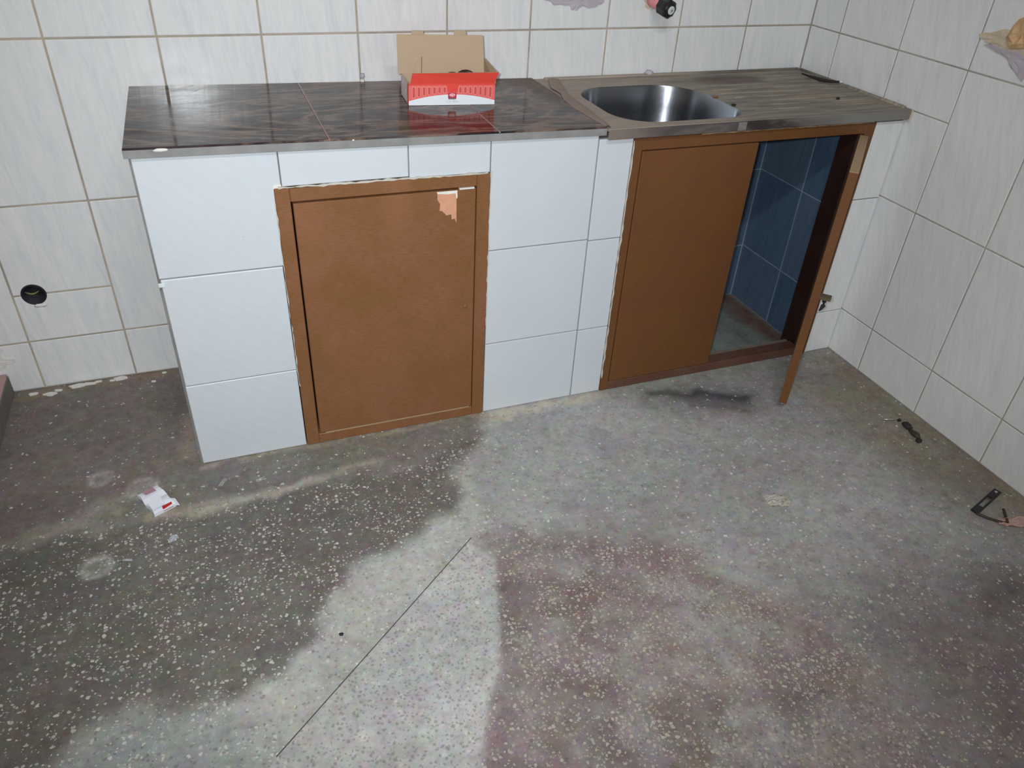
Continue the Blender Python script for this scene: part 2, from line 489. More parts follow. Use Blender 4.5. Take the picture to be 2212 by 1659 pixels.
# ------------------------------------------------------------------ floor
def floor_zones():
    return {
  'DARK': [(-1.316,-0.568), (-1.398,-0.672), (-1.453,-0.801), (-1.489,-0.879), (-1.545,-0.903), (-1.655,-0.948), (-1.774,-0.991), (-1.841,-1.051), (-1.865,-1.108), (-1.940,-1.167), (-2.011,-1.199), (-2.069,-1.211), (-2.194,-1.189), (-2.305,-1.201), (-2.395,-1.270), (-2.635,-1.284), (-3.2,-1.284), (-3.2,-0.562), (-2.427,-0.657), (-2.227,-0.650), (-2.035,-0.660), (-1.878,-0.670), (-1.710,-0.663), (-1.559,-0.662), (-1.453,-0.655), (-1.380,-0.593)],
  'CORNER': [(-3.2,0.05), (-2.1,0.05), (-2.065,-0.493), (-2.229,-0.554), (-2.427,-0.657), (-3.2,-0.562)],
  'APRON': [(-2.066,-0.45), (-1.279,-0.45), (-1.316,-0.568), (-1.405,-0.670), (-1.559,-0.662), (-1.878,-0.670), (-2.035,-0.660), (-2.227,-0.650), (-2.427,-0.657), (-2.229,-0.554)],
  'LIGHT': [(-1.398,-0.672), (-1.417,-0.936), (-1.491,-0.978), (-1.973,-1.363), (-2.30,-1.62), (-2.6,-1.6), (-2.503,-1.291), (-2.395,-1.270), (-2.305,-1.201), (-2.194,-1.189), (-2.069,-1.211), (-2.011,-1.199), (-1.940,-1.167), (-1.865,-1.108), (-1.841,-1.051), (-1.774,-0.991), (-1.655,-0.948), (-1.545,-0.903), (-1.489,-0.879), (-1.453,-0.801)],
  'DOTS': [(-1.491,-0.978), (-1.447,-1.054), (-1.493,-1.207), (-1.538,-1.338), (-1.578,-1.379), (-1.639,-1.515), (-1.69,-1.70), (-2.3,-1.62), (-1.973,-1.363)],
  'RED': [(-1.489,-0.970), (-1.406,-0.973), (-1.227,-1.048), (-0.997,-1.170), (-0.875,-1.338), (-0.847,-1.369), (-0.789,-1.533), (-0.815,-1.694), (-0.911,-1.950), (-1.70,-1.90), (-1.639,-1.515), (-1.578,-1.379), (-1.538,-1.338), (-1.493,-1.207), (-1.447,-1.054)],
  'FAR': [(-0.847,-1.369), (-0.158,-1.539), (-0.1,-2.4), (-0.9,-2.4), (-0.911,-1.850), (-0.815,-1.694), (-0.789,-1.533)],
  'RWALL': [(0.05,-0.453), (0.05,-1.401), (-0.10,-1.47), (-0.25,-1.053), (-0.28,-0.686)],
  'LBOT': [(-2.395,-1.270), (-2.305,-1.201), (-2.194,-1.189), (-2.069,-1.211), (-1.975,-1.305), (-2.10,-1.52), (-2.6,-1.5), (-2.503,-1.291)],
  'DUSTY': [(-1.283,-0.555), (-1.171,-0.530), (-0.899,-0.513), (-0.687,-0.714), (-0.721,-0.915), (-0.979,-0.952), (-1.206,-1.004), (-1.406,-0.973), (-1.491,-0.978), (-1.468,-0.868), (-1.392,-0.674)],
  'DARK2': [(-0.757,-0.555), (-0.593,-0.565), (-0.441,-0.651), (-0.458,-0.723), (-0.584,-0.709), (-0.676,-0.644), (-0.779,-0.595)],
  'DARK3': [(-0.345,-1.462), (-0.116,-1.507), (-0.285,-1.638), (-0.407,-1.557)],
  'TONGUE': [(-0.997,-1.170), (-0.914,-1.205), (-0.825,-1.340), (-0.863,-1.356), (-0.885,-1.316)],
    }

def poly_sd(P, px, py):
    """signed distance to a polygon, positive inside"""
    P = np.array(P)
    n = len(P)
    d = np.full(px.shape, 1e9)
    ins = np.zeros(px.shape, bool)
    for i in range(n):
        ax, ay = P[i]
        bx, by = P[(i + 1) % n]
        ex, ey = bx - ax, by - ay
        t = np.clip(((px - ax) * ex + (py - ay) * ey) / (ex * ex + ey * ey + 1e-12), 0, 1)
        d = np.minimum(d, np.hypot(px - ax - t * ex, py - ay - t * ey))
        c = ((ay > py) != (by > py)) & (px < (bx - ax) * (py - ay) / (by - ay + 1e-15) + ax)
        ins ^= c
    return np.where(ins, d, -d)

def vnoise(x, y, s, seed):
    r = np.random.RandomState(seed)
    T = r.rand(64, 64)
    X, Y = x * s, y * s
    i, j = np.floor(X).astype(int), np.floor(Y).astype(int)
    u, v = X - i, Y - j
    u, v = u * u * (3 - 2 * u), v * v * (3 - 2 * v)
    g = lambda a, b: T[a % 64, b % 64]
    return (g(i, j) * (1 - u) + g(i + 1, j) * u) * (1 - v) + (g(i, j + 1) * (1 - u) + g(i + 1, j + 1) * u) * v

def build_floor():
    x0, x1, y0, y1 = -3.2, 0.02, -3.6, 0.02
    hx = 0.011
    xs = np.arange(x0, x1 + hx, hx)
    ys = np.concatenate([np.arange(y0, -1.9, 0.05), np.arange(-1.9, y1 + hx, hx)])
    nx, ny = len(xs), len(ys)
    X, Y = np.meshgrid(xs, ys)
    X, Y = X.ravel(), Y.ravel()
    co = np.stack([X, Y, np.zeros_like(X)], 1)
    idx = np.arange(nx * ny).reshape(ny, nx)
    q = np.stack([idx[:-1, :-1], idx[:-1, 1:], idx[1:, 1:], idx[1:, :-1]], -1).reshape(-1, 4)
    me = bpy.data.meshes.new('floor')
    me.vertices.add(len(co))
    me.vertices.foreach_set('co', co.astype(np.float32).ravel())
    me.loops.add(q.size)
    me.loops.foreach_set('vertex_index', q.astype(np.int32).ravel())
    me.polygons.add(len(q))
    me.polygons.foreach_set('loop_start', np.arange(0, q.size, 4, dtype=np.int32))
    me.update(calc_edges=True)
    # wear and colour of the poured terrazzo: base colour, chip cover, dark-dot cover
    Z = floor_zones()
    wx = X + (vnoise(X, Y, 22, 1) - 0.5) * 0.035 + (vnoise(X, Y, 7, 2) - 0.5) * 0.04
    wy = Y + (vnoise(X, Y, 22, 3) - 0.5) * 0.035 + (vnoise(X, Y, 7, 4) - 0.5) * 0.04
    base = np.tile(np.array(lin(138, 136, 134)[:3]), (len(X), 1))
    chip = np.full(len(X), 0.10)
    dots = np.full(len(X), 0.10)
    tan = np.full(len(X), 0.0)
    def lay(name, col, ch, dt, tn=0.0, soft=0.012, amt=1.0, warp=True):
        nonlocal base, chip, dots, tan
        sd = poly_sd(Z[name], wx if warp else X, wy if warp else Y)
        m = np.clip(sd / soft * 0.5 + 0.5, 0, 1)
        m = m * m * (3 - 2 * m) * amt
        base = base * (1 - m[:, None]) + m[:, None] * np.array(lin(*col)[:3])
        chip = chip * (1 - m) + m * ch
        dots = dots * (1 - m) + m * dt
        tan = tan * (1 - m) + m * tn
    lay('DUSTY', (140, 140, 138), 0.10, 0.12, soft=0.10)
    lay('FAR', (100, 92, 90), 0.30, 0.25, 0.8, soft=0.25)
    lay('RED', (110, 98, 95), 0.62, 0.30, 0.70, soft=0.05)
    gf = np.clip(vnoise(wx, wy, 9, 41) * 0.6 + vnoise(wx, wy, 24, 42) * 0.5 - 0.30, 0, 1) * 1.2 * np.clip(poly_sd(Z['RED'], X, Y) / 0.12, 0, 1)
    gf = np.clip(gf, 0, 0.8)
    base = base * (1 - gf[:, None]) + gf[:, None] * np.array(lin(146, 143, 141)[:3])
    rb = np.exp(-(((X + 1.22) / 0.22) ** 2 + ((Y + 1.13) / 0.11) ** 2)) * np.clip(vnoise(wx, wy, 14, 21) * 2 - 0.5, 0, 1) * 0.8
    base = base * (1 - rb[:, None]) + rb[:, None] * np.array(lin(106, 86, 84)[:3])
    lay('TONGUE', (146, 144, 140), 0.1, 0.1, soft=0.03, amt=0.5)
    lay('RWALL', (116, 110, 98), 0.05, 0.15, soft=0.12)
    lay('DARK2', (82, 82, 82), 0.05, 0.25, soft=0.06, amt=0.8)
    lay('DARK3', (78, 74, 68), 0.12, 0.2, soft=0.08, amt=0.7)
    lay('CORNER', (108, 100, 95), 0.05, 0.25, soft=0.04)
    lay('LIGHT', (152, 152, 146), 0.24, 0.22, 0.2, soft=0.03)
    lay('LBOT', (136, 140, 136), 0.34, 0.25, soft=0.10)
    lay('DOTS', (157, 156, 154), 0.10, 0.62, 0.2, soft=0.008, warp=False)
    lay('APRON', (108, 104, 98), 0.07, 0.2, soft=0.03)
    lay('DARK', (97, 93, 87), 0.36, 0.3, 0.15, soft=0.03)
    # broad mottling, paler traffic film, dirt and painted-in torch vignetting darkening the near left
    n1 = vnoise(X, Y, 5, 11) * 0.6 + vnoise(X, Y, 13, 12) * 0.4
    base *= (0.80 + 0.40 * n1)[:, None]
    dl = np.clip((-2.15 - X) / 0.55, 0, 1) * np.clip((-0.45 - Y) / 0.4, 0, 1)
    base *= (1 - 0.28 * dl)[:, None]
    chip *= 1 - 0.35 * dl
    # dusty edge along the foot of the cabinets and walls
    ins = np.clip(poly_sd([(-0.9, -0.45), (-0.1, -0.45), (-0.1, 0.05), (-0.9, 0.05)], X, Y) / 0.02, 0, 1)
    base = base * (1 - ins[:, None]) + ins[:, None] * np.array(lin(104, 112, 106)[:3]) * (0.75 + 0.5 * vnoise(X, Y, 16, 31))[:, None]
    chip *= 1 - ins
    def smear(ax, ay, bx, by, w, col, a):
        nonlocal base, chip
        ex, ey = bx - ax, by - ay
        t = np.clip(((wx - ax) * ex + (wy - ay) * ey) / (ex * ex + ey * ey), 0, 1)
        d = np.hypot(wx - ax - t * ex, wy - ay - t * ey)
        m = np.clip(1 - d / w, 0, 1) * a
        base = base * (1 - m[:, None]) + m[:, None] * np.array(lin(*col)[:3])
        chip *= 1 - m
    smear(-2.20, -0.66, -1.80, -0.66, 0.030, (160, 152, 138), 0.75)
    smear(-1.86, -0.66, -1.62, -0.62, 0.022, (150, 144, 132), 0.7)
    smear(-2.45, -0.66, -2.30, -0.60, 0.05, (140, 132, 118), 0.6)
    smear(-1.27, -0.512, -0.90, -0.512, 0.030, (172, 164, 146), 0.8)
    smear(-2.07, -0.50, -1.28, -0.50, 0.016, (150, 142, 124), 0.7)
    smear(-2.10, -0.44, -2.08, -0.05, 0.035, (150, 132, 112), 0.55)
    smear(-2.55, -0.03, -2.15, -0.02, 0.030, (128, 110, 86), 0.7)
    smear(-0.88, -0.47, -0.16, -0.47, 0.10, (128, 128, 118), 0.7)
    smear(-0.130, -0.40, -0.140, -0.05, 0.085, (92, 66, 54), 1.0)
    smear(-0.73, -0.575, -0.60, -0.60, 0.030, (62, 62, 64), 0.8)
    smear(-0.58, -0.605, -0.47, -0.68, 0.035, (58, 58, 60), 0.85)
    smear(-0.66, -0.66, -0.52, -0.72, 0.020, (80, 78, 78), 0.6)
    smear(-0.03, -0.55, -0.03, -1.5, 0.05, (112, 102, 84), 0.6)
    # round water marks
    for (cx, cy, r, a) in ((-2.311, -0.792, 0.030, 0.5), (-2.323, -0.479, 0.024, 0.4), (-2.22, -0.545, 0.034, 0.35)):
        d = np.hypot(X - cx, Y - cy)
        m = (np.exp(-((d - r) / 0.007) ** 2) + 0.45 * (d < r)) * a
        m = np.clip(m, 0, 1)
        base = base * (1 - m[:, None]) + m[:, None] * np.array(lin(172, 172, 166)[:3])
    base = np.clip(base * 1.3, 0, 0.8)
    at = me.attributes.new('terrazzo', 'FLOAT_COLOR', 'POINT')
    at.data.foreach_set('color', np.concatenate([base, np.ones((len(X), 1))], 1).astype(np.float32).ravel())
    at = me.attributes.new('cover', 'FLOAT_COLOR', 'POINT')
    at.data.foreach_set('color', np.stack([chip, dots, tan, np.ones_like(chip)], 1).astype(np.float32).ravel())

    k = NT('worn_terrazzo')
    A = k.n('Attribute', attribute_name='terrazzo').outputs['Color']
    B = k.n('SeparateColor')
    k.l(k.n('Attribute', attribute_name='cover').outputs['Color'], B.inputs[0])
    p = k.pos()
    wn = k.noise(p, 110, 2, 0.5, 0, out=1)
    vm = k.n('VectorMath', operation='MULTIPLY_ADD')
    k.l(wn, vm.inputs[0])
    vm.inputs[1].default_value = (0.010, 0.010, 0)
    k.l(p, vm.inputs[2])
    pw = vm.outputs[0]
    def chips(scale, r0, r1, off):
        v = k.n('TexVoronoi', voronoi_dimensions='2D', feature='F1')
        k.l(k.mapping(pw, (1, 1, 1), (0, 0, off), (off, off * 2, 0)), v.inputs['Vector'])
        v.inputs['Scale'].default_value = scale
        c = k.n('SeparateColor')
        k.l(v.outputs['Color'], c.inputs[0])
        rad = k.math('ADD', k.math('MULTIPLY', c.outputs[1], r1 - r0), r0)
        m = k.step(k.math('SUBTRACT', rad, v.outputs['Distance']), -0.03, 0.06)
        return m, c.outputs[0], c.outputs[2]
    n2 = k.noise(p, 26, 5, 0.65)
    n3 = k.noise(p, 150, 3, 0.6)
    nh = k.noise(p, 9, 4, 0.6, 0, out=1)
    col = k.mix(0.22, A, nh, 'SOFT_LIGHT')
    col = k.mix(k.math('MULTIPLY', k.step(n2, 0.40, 0.75), 0.5), col, k.mix(1.0, col, (0.55, 0.52, 0.50, 1), 'MULTIPLY'))
    col = k.mix(k.math('MULTIPLY', k.step(n3, 0.50, 0.75), 0.35), col, k.mix(1.0, col, (1.6, 1.6, 1.6, 1), 'MULTIPLY'))
    clump = k.math('ADD', k.math('MULTIPLY', k.step(k.noise(p, 10, 3, 0.6), 0.34, 0.66), 1.1), 0.35)
    nj = k.noise(p, 48, 3, 0.6, 0, out=1)
    col = k.mix(0.35, col, nj, 'SOFT_LIGHT')
    nk = k.noise(p, 75, 4, 0.65)
    nl = k.noise(k.mapping(p, (1, 1, 1), (0, 0, 0), (3, 5, 0)), 38, 4, 0.6)
    col = k.mix(k.math('MULTIPLY', k.step(nk, 0.52, 0.68), 0.45), col, k.mix(1.0, col, (0.50, 0.47, 0.46, 1), 'MULTIPLY'))
    col = k.mix(k.math('MULTIPLY', k.step(nl, 0.52, 0.68), 0.40), col, k.mix(1.0, col, (1.45, 1.45, 1.42, 1), 'MULTIPLY'))
    # dark dots
    m, ra, rb = chips(112, 0.14, 0.40, 0.7)
    on = k.math('LESS_THAN', ra, B.outputs[1])
    col = k.mix(k.math('MULTIPLY', k.math('MULTIPLY', m, on), 0.42), col, k.mix(rb, (0.10, 0.085, 0.085, 1), (0.15, 0.10, 0.105, 1)))
    # pale marble chips, two sizes
    for sc, r0, r1, off, kk in ((92, 0.08, 0.40, 0.0, 1.0), (170, 0.12, 0.40, 1.9, 0.5)):
        m, ra, rb = chips(sc, r0, r1, off)
        on = k.math('LESS_THAN', ra, k.math('MULTIPLY', k.math('MULTIPLY', B.outputs[0], kk), clump))
        white = k.mix(rb, (0.40, 0.39, 0.36, 1), (0.66, 0.64, 0.58, 1))
        tanc = k.mix(rb, (0.30, 0.25, 0.19, 1), (0.42, 0.36, 0.27, 1))
        cc = k.mix(B.outputs[2], white, tanc)
        col = k.mix(k.math('MULTIPLY', k.math('MULTIPLY', m, on), 0.85), col, cc)
    k.bump(k.math('ADD', n2, n3), 0.10, 0.002)
    k.set(col, k.math('ADD', k.math('MULTIPLY', n2, 0.25), 0.48), 0, 0.35)
    me.materials.append(k.m)
    o = bpy.data.objects.new('floor', me)
    COL.objects.link(o)
    tag(o, 'worn grey, white and reddish brown terrazzo floor with pale chips', kind='structure')
    return o

floor = build_floor()
# thin joint between two pours of terrazzo
bm = bmesh.new()
a, b = Vector((-1.478, -0.968, 0)), Vector((-1.985, -1.373, 0))
d = (b - a).normalized()
nrm = Vector((-d.y, d.x, 0)) * 0.0010
hexa(bm, [a - nrm - Vector((0, 0, .002)), b - nrm - Vector((0, 0, .002)), b + nrm - Vector((0, 0, .002)), a + nrm - Vector((0, 0, .002)),
          a - nrm + Vector((0, 0, .0004)), b - nrm + Vector((0, 0, .0004)), b + nrm + Vector((0, 0, .0004)), a + nrm + Vector((0, 0, .0004))])
finish('joint_line', bm, M['groove'], floor)

# ------------------------------------------------------------------ room shell
def wall(name, x0, x1, y0, y1, z0, z1, m, label):
    o = boxo(name, m, None, x0, x1, y0, y1, z0, z1)
    return tag(o, label, kind='structure')

wall_back = wall('wall_back', -3.2, 0.15, 0.0015, 0.15, 0, 2.7, M['grout'], 'back wall of pale veined grey tiles with tan grout behind the counter')
wall_right = wall('wall_right', 0.0015, 0.15, -3.6, 0.0015, 0, 2.7, M['grout_right'], 'right wall of pale veined grey tiles with tan grout')
wall_left = wall('wall_left', -3.35, -3.2, -3.6, 0.15, 0, 2.7, M['plaster'], 'plain plastered wall on the left')
wall_front = wall('wall_front', -3.35, 0.15, -3.75, -3.6, 0, 2.7, M['plaster'], 'plain plastered wall behind the viewer')
ceiling = wall('ceiling', -3.35, 0.15, -3.75, 0.15, 2.7, 2.8, M['plaster'], 'plain plastered ceiling')

_tiles = {}
def tile_mesh(w, h, t, axis, m, bev=0.0016):
    key = (round(w, 3), round(h, 3), round(t, 4), axis, m.name)
    if key in _tiles:
        return _tiles[key]
    bm = bmesh.new()
    def P(u, d, v):
        return (u, d, v) if axis == 'y' else (d, u, v)
    loops = []
    for s, dd in ((0.0, t / 2), (0.0, -t / 2 + bev * 0.6), (bev, -t / 2)):
        loops.append([bm.verts.new(P(sx * (w / 2 - s), dd, sz * (h / 2 - s))) for sx, sz in ((-1, -1), (1, -1), (1, 1), (-1, 1))])
    for A, B in zip(loops[:-1], loops[1:]):
        for i in range(4):
            bm.faces.new((A[i], A[(i + 1) % 4], B[(i + 1) % 4], B[i]))
    bm.faces.new(loops[0])
    bm.faces.new(loops[-1])
    bmesh.ops.recalc_face_normals(bm, faces=bm.faces)
    me = bpy.data.meshes.new('tile')
    bm.to_mesh(me)
    bm.free()
    me.materials.append(m)
    _tiles[key] = me
    return me

def tile(parent, axis, u0, u1, v0, v1, face, m, t=0.008, gap=0.005):
    """tile whose glazed side lies in the plane axis=face, looking to -axis"""
    me = tile_mesh(u1 - u0 - gap, v1 - v0 - gap, t, axis, m)
    j = random.uniform(-0.0006, 0.0004)
    c = (u0 + u1) / 2, (v0 + v1) / 2
    d = face + t / 2 + j
    loc = (c[0], d, c[1]) if axis == 'y' else (d, c[0], c[1])
    return inst('tile', me, parent, loc)

WX, X0, Y0, WY, Z3 = 0.24873, 0.2542, 0.1376, 0.25123, 0.158
rows = [0.0, Z3, Z3 + 0.4, Z3 + 0.8, Z3 + 1.2]
xj = [0.0] + [-X0 - n * WX for n in range(12)]
hole_tiles = []
for i in range(len(xj) - 1):
    for r in range(4):
        if r < 2 and xj[i + 1] > -2.07 and xj[i + 1] < -0.3 or (r < 2 and xj[i] > -1.9):
            continue
        u0, u1, v0, v1 = xj[i + 1], xj[i], rows[r], rows[r + 1]
        if r == 1 and abs(u1 - (-X0 - 8 * WX)) < 0.01:      # tile pair pieced around the pipe hole
            for a, b in ((v0, 0.304), (0.304, v1)):
                hole_tiles.append(tile(wall_back, 'y', u0, u1, a, b, 0.0, M['wall_tile'], gap=0.005))
            continue
        tile(wall_back, 'y', u0, u1, v0, v1, 0.0, M['wall_tile'], gap=0.0050)
yj = [0.0] + [-Y0 - n * WY for n in range(10)]
for i in range(len(yj) - 1):
    for r in range(4):
        u0, u1, v0, v1 = yj[i + 1], yj[i], rows[r], rows[r + 1]
        if r < 2 and u0 > -0.45:
            continue
        if i == 2 and r == 2:
            for a, b in ((v0, 0.819), (0.819, v1)):
                tile(wall_right, 'x', u0, u1, a, b, 0.0, M['wall_tile_slant'], gap=0.0034)
            continue
        tile(wall_right, 'x', u0, u1, v0, v1, 0.0, M['wall_tile_slant'], gap=0.0039)

# open pipe hole low on the left of the back wall
hx_, hz_, hr = -2.441, 0.304, 0.0315
bm = bmesh.new()
tube(bm, [(hx_, -0.03, hz_), (hx_, 0.11, hz_)], hr, 28)
cutter = finish('cutter', bm, None)
for t_ in hole_tiles:
    t_.data = t_.data.copy()
    cut(t_, cutter)
cut(wall_back, cutter)
bpy.data.objects.remove(cutter)
ps = root('pipe_stub', (hx_, 0.0, hz_), 'open black pipe hole with a yellowish scrap low in the left wall tiles', 'pipe')
bm = bmesh.new()
n = 28
prof = [(0.0005, hr - 0.0003), (-0.0016, hr - 0.002), (-0.0016, hr - 0.005), (0.085, hr - 0.006), (0.09, 0.0004)]
rings = [[bm.verts.new((hx_ + r * math.cos(2 * math.pi * k / n), y, hz_ + r * math.sin(2 * math.pi * k / n))) for k in range(n)] for y, r in prof]
for A, B in zip(rings[:-1], rings[1:]):
    for k_ in range(n):
        bm.faces.new((A[k_], A[(k_ + 1) % n], B[(k_ + 1) % n], B[k_]))
bm.faces.new(rings[-1])
finish('pipe_lining', bm, M['black_hole'], ps, smooth=True)
bm = bmesh.new()
tube(bm, [(hx_ - 0.021 + 0.0042 * i, 0.012, hz_ + 0.004 - 0.007 * math.sin(math.pi * i / 8)) for i in range(9)], [0.001, 0.0015, 0.002, 0.0024, 0.0026, 0.0024, 0.002, 0.0014, 0.0008], 6)
finish('scrap', bm, M['yellow_scrap'], ps, smooth=True)
bm = bmesh.new()
bmesh.ops.create_icosphere(bm, subdivisions=2, radius=0.011)
for v in bm.verts:
    v.co = Vector((v.co.x * 1.5, v.co.y * 0.35, v.co.z * 0.55)) * (1 + random.uniform(-0.15, 0.15)) + Vector((hx_ + 0.008, -0.001, hz_ - 0.034))
finish('filler', bm, M['white_chip'], ps, smooth=True)

def blob(name, m, parent, c, size, seed, flat=0.0, axis='z', sub=2, jitter=0.22):
    """small lumpy piece"""
    r = random.Random(seed)
    bm = bmesh.new()
    bmesh.ops.create_icosphere(bm, subdivisions=sub, radius=1.0)
    for v in bm.verts:
        k_ = 1 + r.uniform(-jitter, jitter)
        v.co = Vector((v.co.x * size[0] * k_, v.co.y * size[1] * k_, v.co.z * size[2] * k_)) + Vector(c)
    return finish(name, bm, m, parent, smooth=True)

def ragged(name, m, parent, axis, face, outline, thick, seed, local_n=3):
    """broken-edged patch of mortar lying on a wall plane (axis y: back wall, x: right wall)"""
    r = random.Random(seed)
    pts = []
    for i, (u, v) in enumerate(outline):
        u2, v2 = outline[(i + 1) % len(outline)]
        for k_ in range(local_n):
            t = k_ / local_n
            pts.append((u + (u2 - u) * t + r.uniform(-1, 1) * 0.004, v + (v2 - v) * t + r.uniform(-1, 1) * 0.004))
    cu = sum(p[0] for p in pts) / len(pts)
    cv = sum(p[1] for p in pts) / len(pts)
    bm = bmesh.new()
    def P(u, v, d):
        return (u, face + d, v) if axis == 'y' else (face + d, u, v)
    rings = []
    for s, d in ((1.0, 0.002), (0.99, -thick * 0.6), (0.72, -thick), (0.4, -thick * 0.7)):
        rings.append([bm.verts.new(P(cu + (u - cu) * s, cv + (v - cv) * s, d + (r.uniform(-1, 1) * thick * 0.35 if d < 0 else 0))) for u, v in pts])
    c0 = bm.verts.new(P(cu, cv, -thick))
    n_ = len(pts)
    for A, B in zip(rings[:-1], rings[1:]):
        for i in range(n_):
            bm.faces.new((A[i], A[(i + 1) % n_], B[(i + 1) % n_], B[i]))
    for i in range(n_):
        bm.faces.new((rings[-1][i], rings[-1][(i + 1) % n_], c0))
    bm.faces.new(rings[0])
    return finish(name, bm, m, parent)

ragged('mortar_patch', M['mortar_grey'], wall_back, 'y', -0.001, [(-0.965, 1.034), (-0.93, 1.022), (-0.885, 1.024), (-0.868, 1.006), (-0.850, 1.018), (-0.80, 1.014), (-0.77, 1.026), (-0.78, 1.07), (-0.87, 1.10), (-0.96, 1.07)], 0.0025, 5)
ragged('mortar_patch', M['mortar_brown'], wall_right, 'x', -0.001, [(-0.635, 1.045), (-0.66, 1.032), (-0.70, 1.028), (-0.735, 1.022), (-0.80, 1.015), (-0.86, 1.06), (-0.84, 1.12), (-0.76, 1.11), (-0.72, 1.075), (-0.68, 1.065)], 0.003, 6)
ragged('mortar_patch', M['mortar_grey'], wall_right, 'x', -0.001, [(-0.66, 1.028), (-0.70, 1.022), (-0.745, 1.008), (-0.77, 0.985), (-0.80, 0.97), (-0.82, 1.01), (-0.80, 1.03), (-0.70, 1.034)], 0.003, 9)
ragged('clay_patch', M['mortar_orange'], wall_right, 'x', -0.004, [(-0.715, 1.052), (-0.745, 1.035), (-0.79, 1.045), (-0.81, 1.09), (-0.78, 1.12), (-0.735, 1.10)], 0.010, 8)
ragged('plaster_smear', M['white_chip'], wall_back, 'y', -0.001, [(-2.66, 0.075), (-2.575, 0.082), (-2.560, 0.098), (-2.540, 0.100), (-2.542, 0.116), (-2.56, 0.112), (-2.575, 0.132), (-2.64, 0.13)], 0.002, 11)
ragged('plaster_smear', M['white_chip'], wall_back, 'y', -0.001, [(-2.575, 0.140), (-2.563, 0.140), (-2.562, 0.150), (-2.574, 0.151)], 0.0015, 12)
blob('putty_lump', M['mortar_grey'], wall_back, (-1.493, -0.006, 0.851), (0.007, 0.008, 0.007), 21)
blob('putty_lump', M['white_chip'], wall_back, (-1.494, -0.004, 0.837), (0.006, 0.006, 0.006), 22)
blob('putty_lump', M['mortar_grey'], wall_back, (-0.592, -0.008, 0.830), (0.014, 0.011, 0.009), 23)

# ledge at the far left
lg = root('trim_1', (-2.75, -0.4, 0), 'low pinkish ledge standing in the far left corner', kind='structure')
boxo('ledge_body', M['ledge_side'], lg, -3.15, -2.573, -0.75, -0.001, 0, 0.060, 0.003)
boxo('ledge_top', M['ledge_pink'], lg, -3.15, -2.574, -0.75, -0.001, 0.060, 0.066, 0.003)

# ------------------------------------------------------------------ left base cabinet
def ztop(x):
    return 0.8445 - 0.0165 * (x + 2.08)
SLAB = 0.021

def slanted(name, m, parent, x0, x1, y0, y1, z0, f):
    bm = bmesh.new()
    hexa(bm, [(x0, y0, z0), (x1, y0, z0), (x1, y1, z0), (x0, y1, z0), (x0, y0, f(x0)), (x1, y0, f(x1)), (x1, y1, f(x1)), (x0, y1, f(x0))])
    return finish(name, bm, m, parent)

FY = -0.495
cb = root('base_cabinet', (-1.54, -0.25, 0), 'white tiled masonry base cabinet with a single closed brown door, left of the sink cabinet', 'cabinet')
under = lambda x: ztop(x) - SLAB - 0.0006
slanted('masonry', M['cement'], cb, -2.077, -1.802, -0.4885, -0.001, 0.0, under)
slanted('masonry', M['cement'], cb, -1.286, -1.0005, -0.4885, -0.001, 0.0, under)
slanted('masonry', M['cement'], cb, -1.802, -1.286, -0.4885, -0.36, 0.735, under)

def ftile(parent, x0, x1, z0, z1, gap=0.003, shift=0.0):
    return tile(parent, 'y', x0, x1, z0, z1, FY + shift, M['front_tile'], 0.008, gap)
def ftile_top(parent, x0, x1, z0, gap=0.003, f=None):
    """front tile cut to the slope of the worktop"""
    f = f or under
    bm = bmesh.new()
    g = gap / 2
    y0, y1, b = FY + random.uniform(-0.0005, 0.0005), FY + 0.008, 0.0014
    A = [(x0 + g, z0 + g), (x1 - g, z0 + g), (x1 - g, f(x1) - 0.003), (x0 + g, f(x0) - 0.003)]
    cx, cz = (x0 + x1) / 2, (z0 + f(cx_ := (x0 + x1) / 2)) / 2
    sh = lambda u, v: (u - b if u > cx else u + b, v - b if v > cz else v + b)
    L = [[bm.verts.new((u, y1, v)) for u, v in A], [bm.verts.new((u, y0 + b * .6, v)) for u, v in A], [bm.verts.new((sh(u, v)[0], y0, sh(u, v)[1])) for u, v in A]]
    for P, Q in zip(L[:-1], L[1:]):
        for i in range(4):
            bm.faces.new((P[i], P[(i + 1) % 4], Q[(i + 1) % 4], Q[i]))
    bm.faces.new(L[0])
    bm.faces.new(L[2])
    return finish('tile', bm, M['front_tile'], parent)

ftile(cb, -2.0725, -1.801, 0.0, 0.250)
ftile(cb, -2.0715, -1.801, 0.250, 0.5445, shift=-0.001)
ftile_top(cb, -2.0735, -1.782, 0.5445)
ftile_top(cb, -1.782, -1.491, 0.736)
ftile_top(cb, -1.491, -1.288, 0.731)
ftile(cb, -1.287, -1.0, 0.0, 0.236)
ftile(cb, -1.287, -1.0, 0.236, 0.522)
ftile_top(cb, -1.288, -1.0, 0.522)
# the small left-over strip of tile beside the door head
boxo('white_chip', M['white_chip'], cb, -1.800, -1.783, -0.4960, -0.488, 0.731, 0.742)

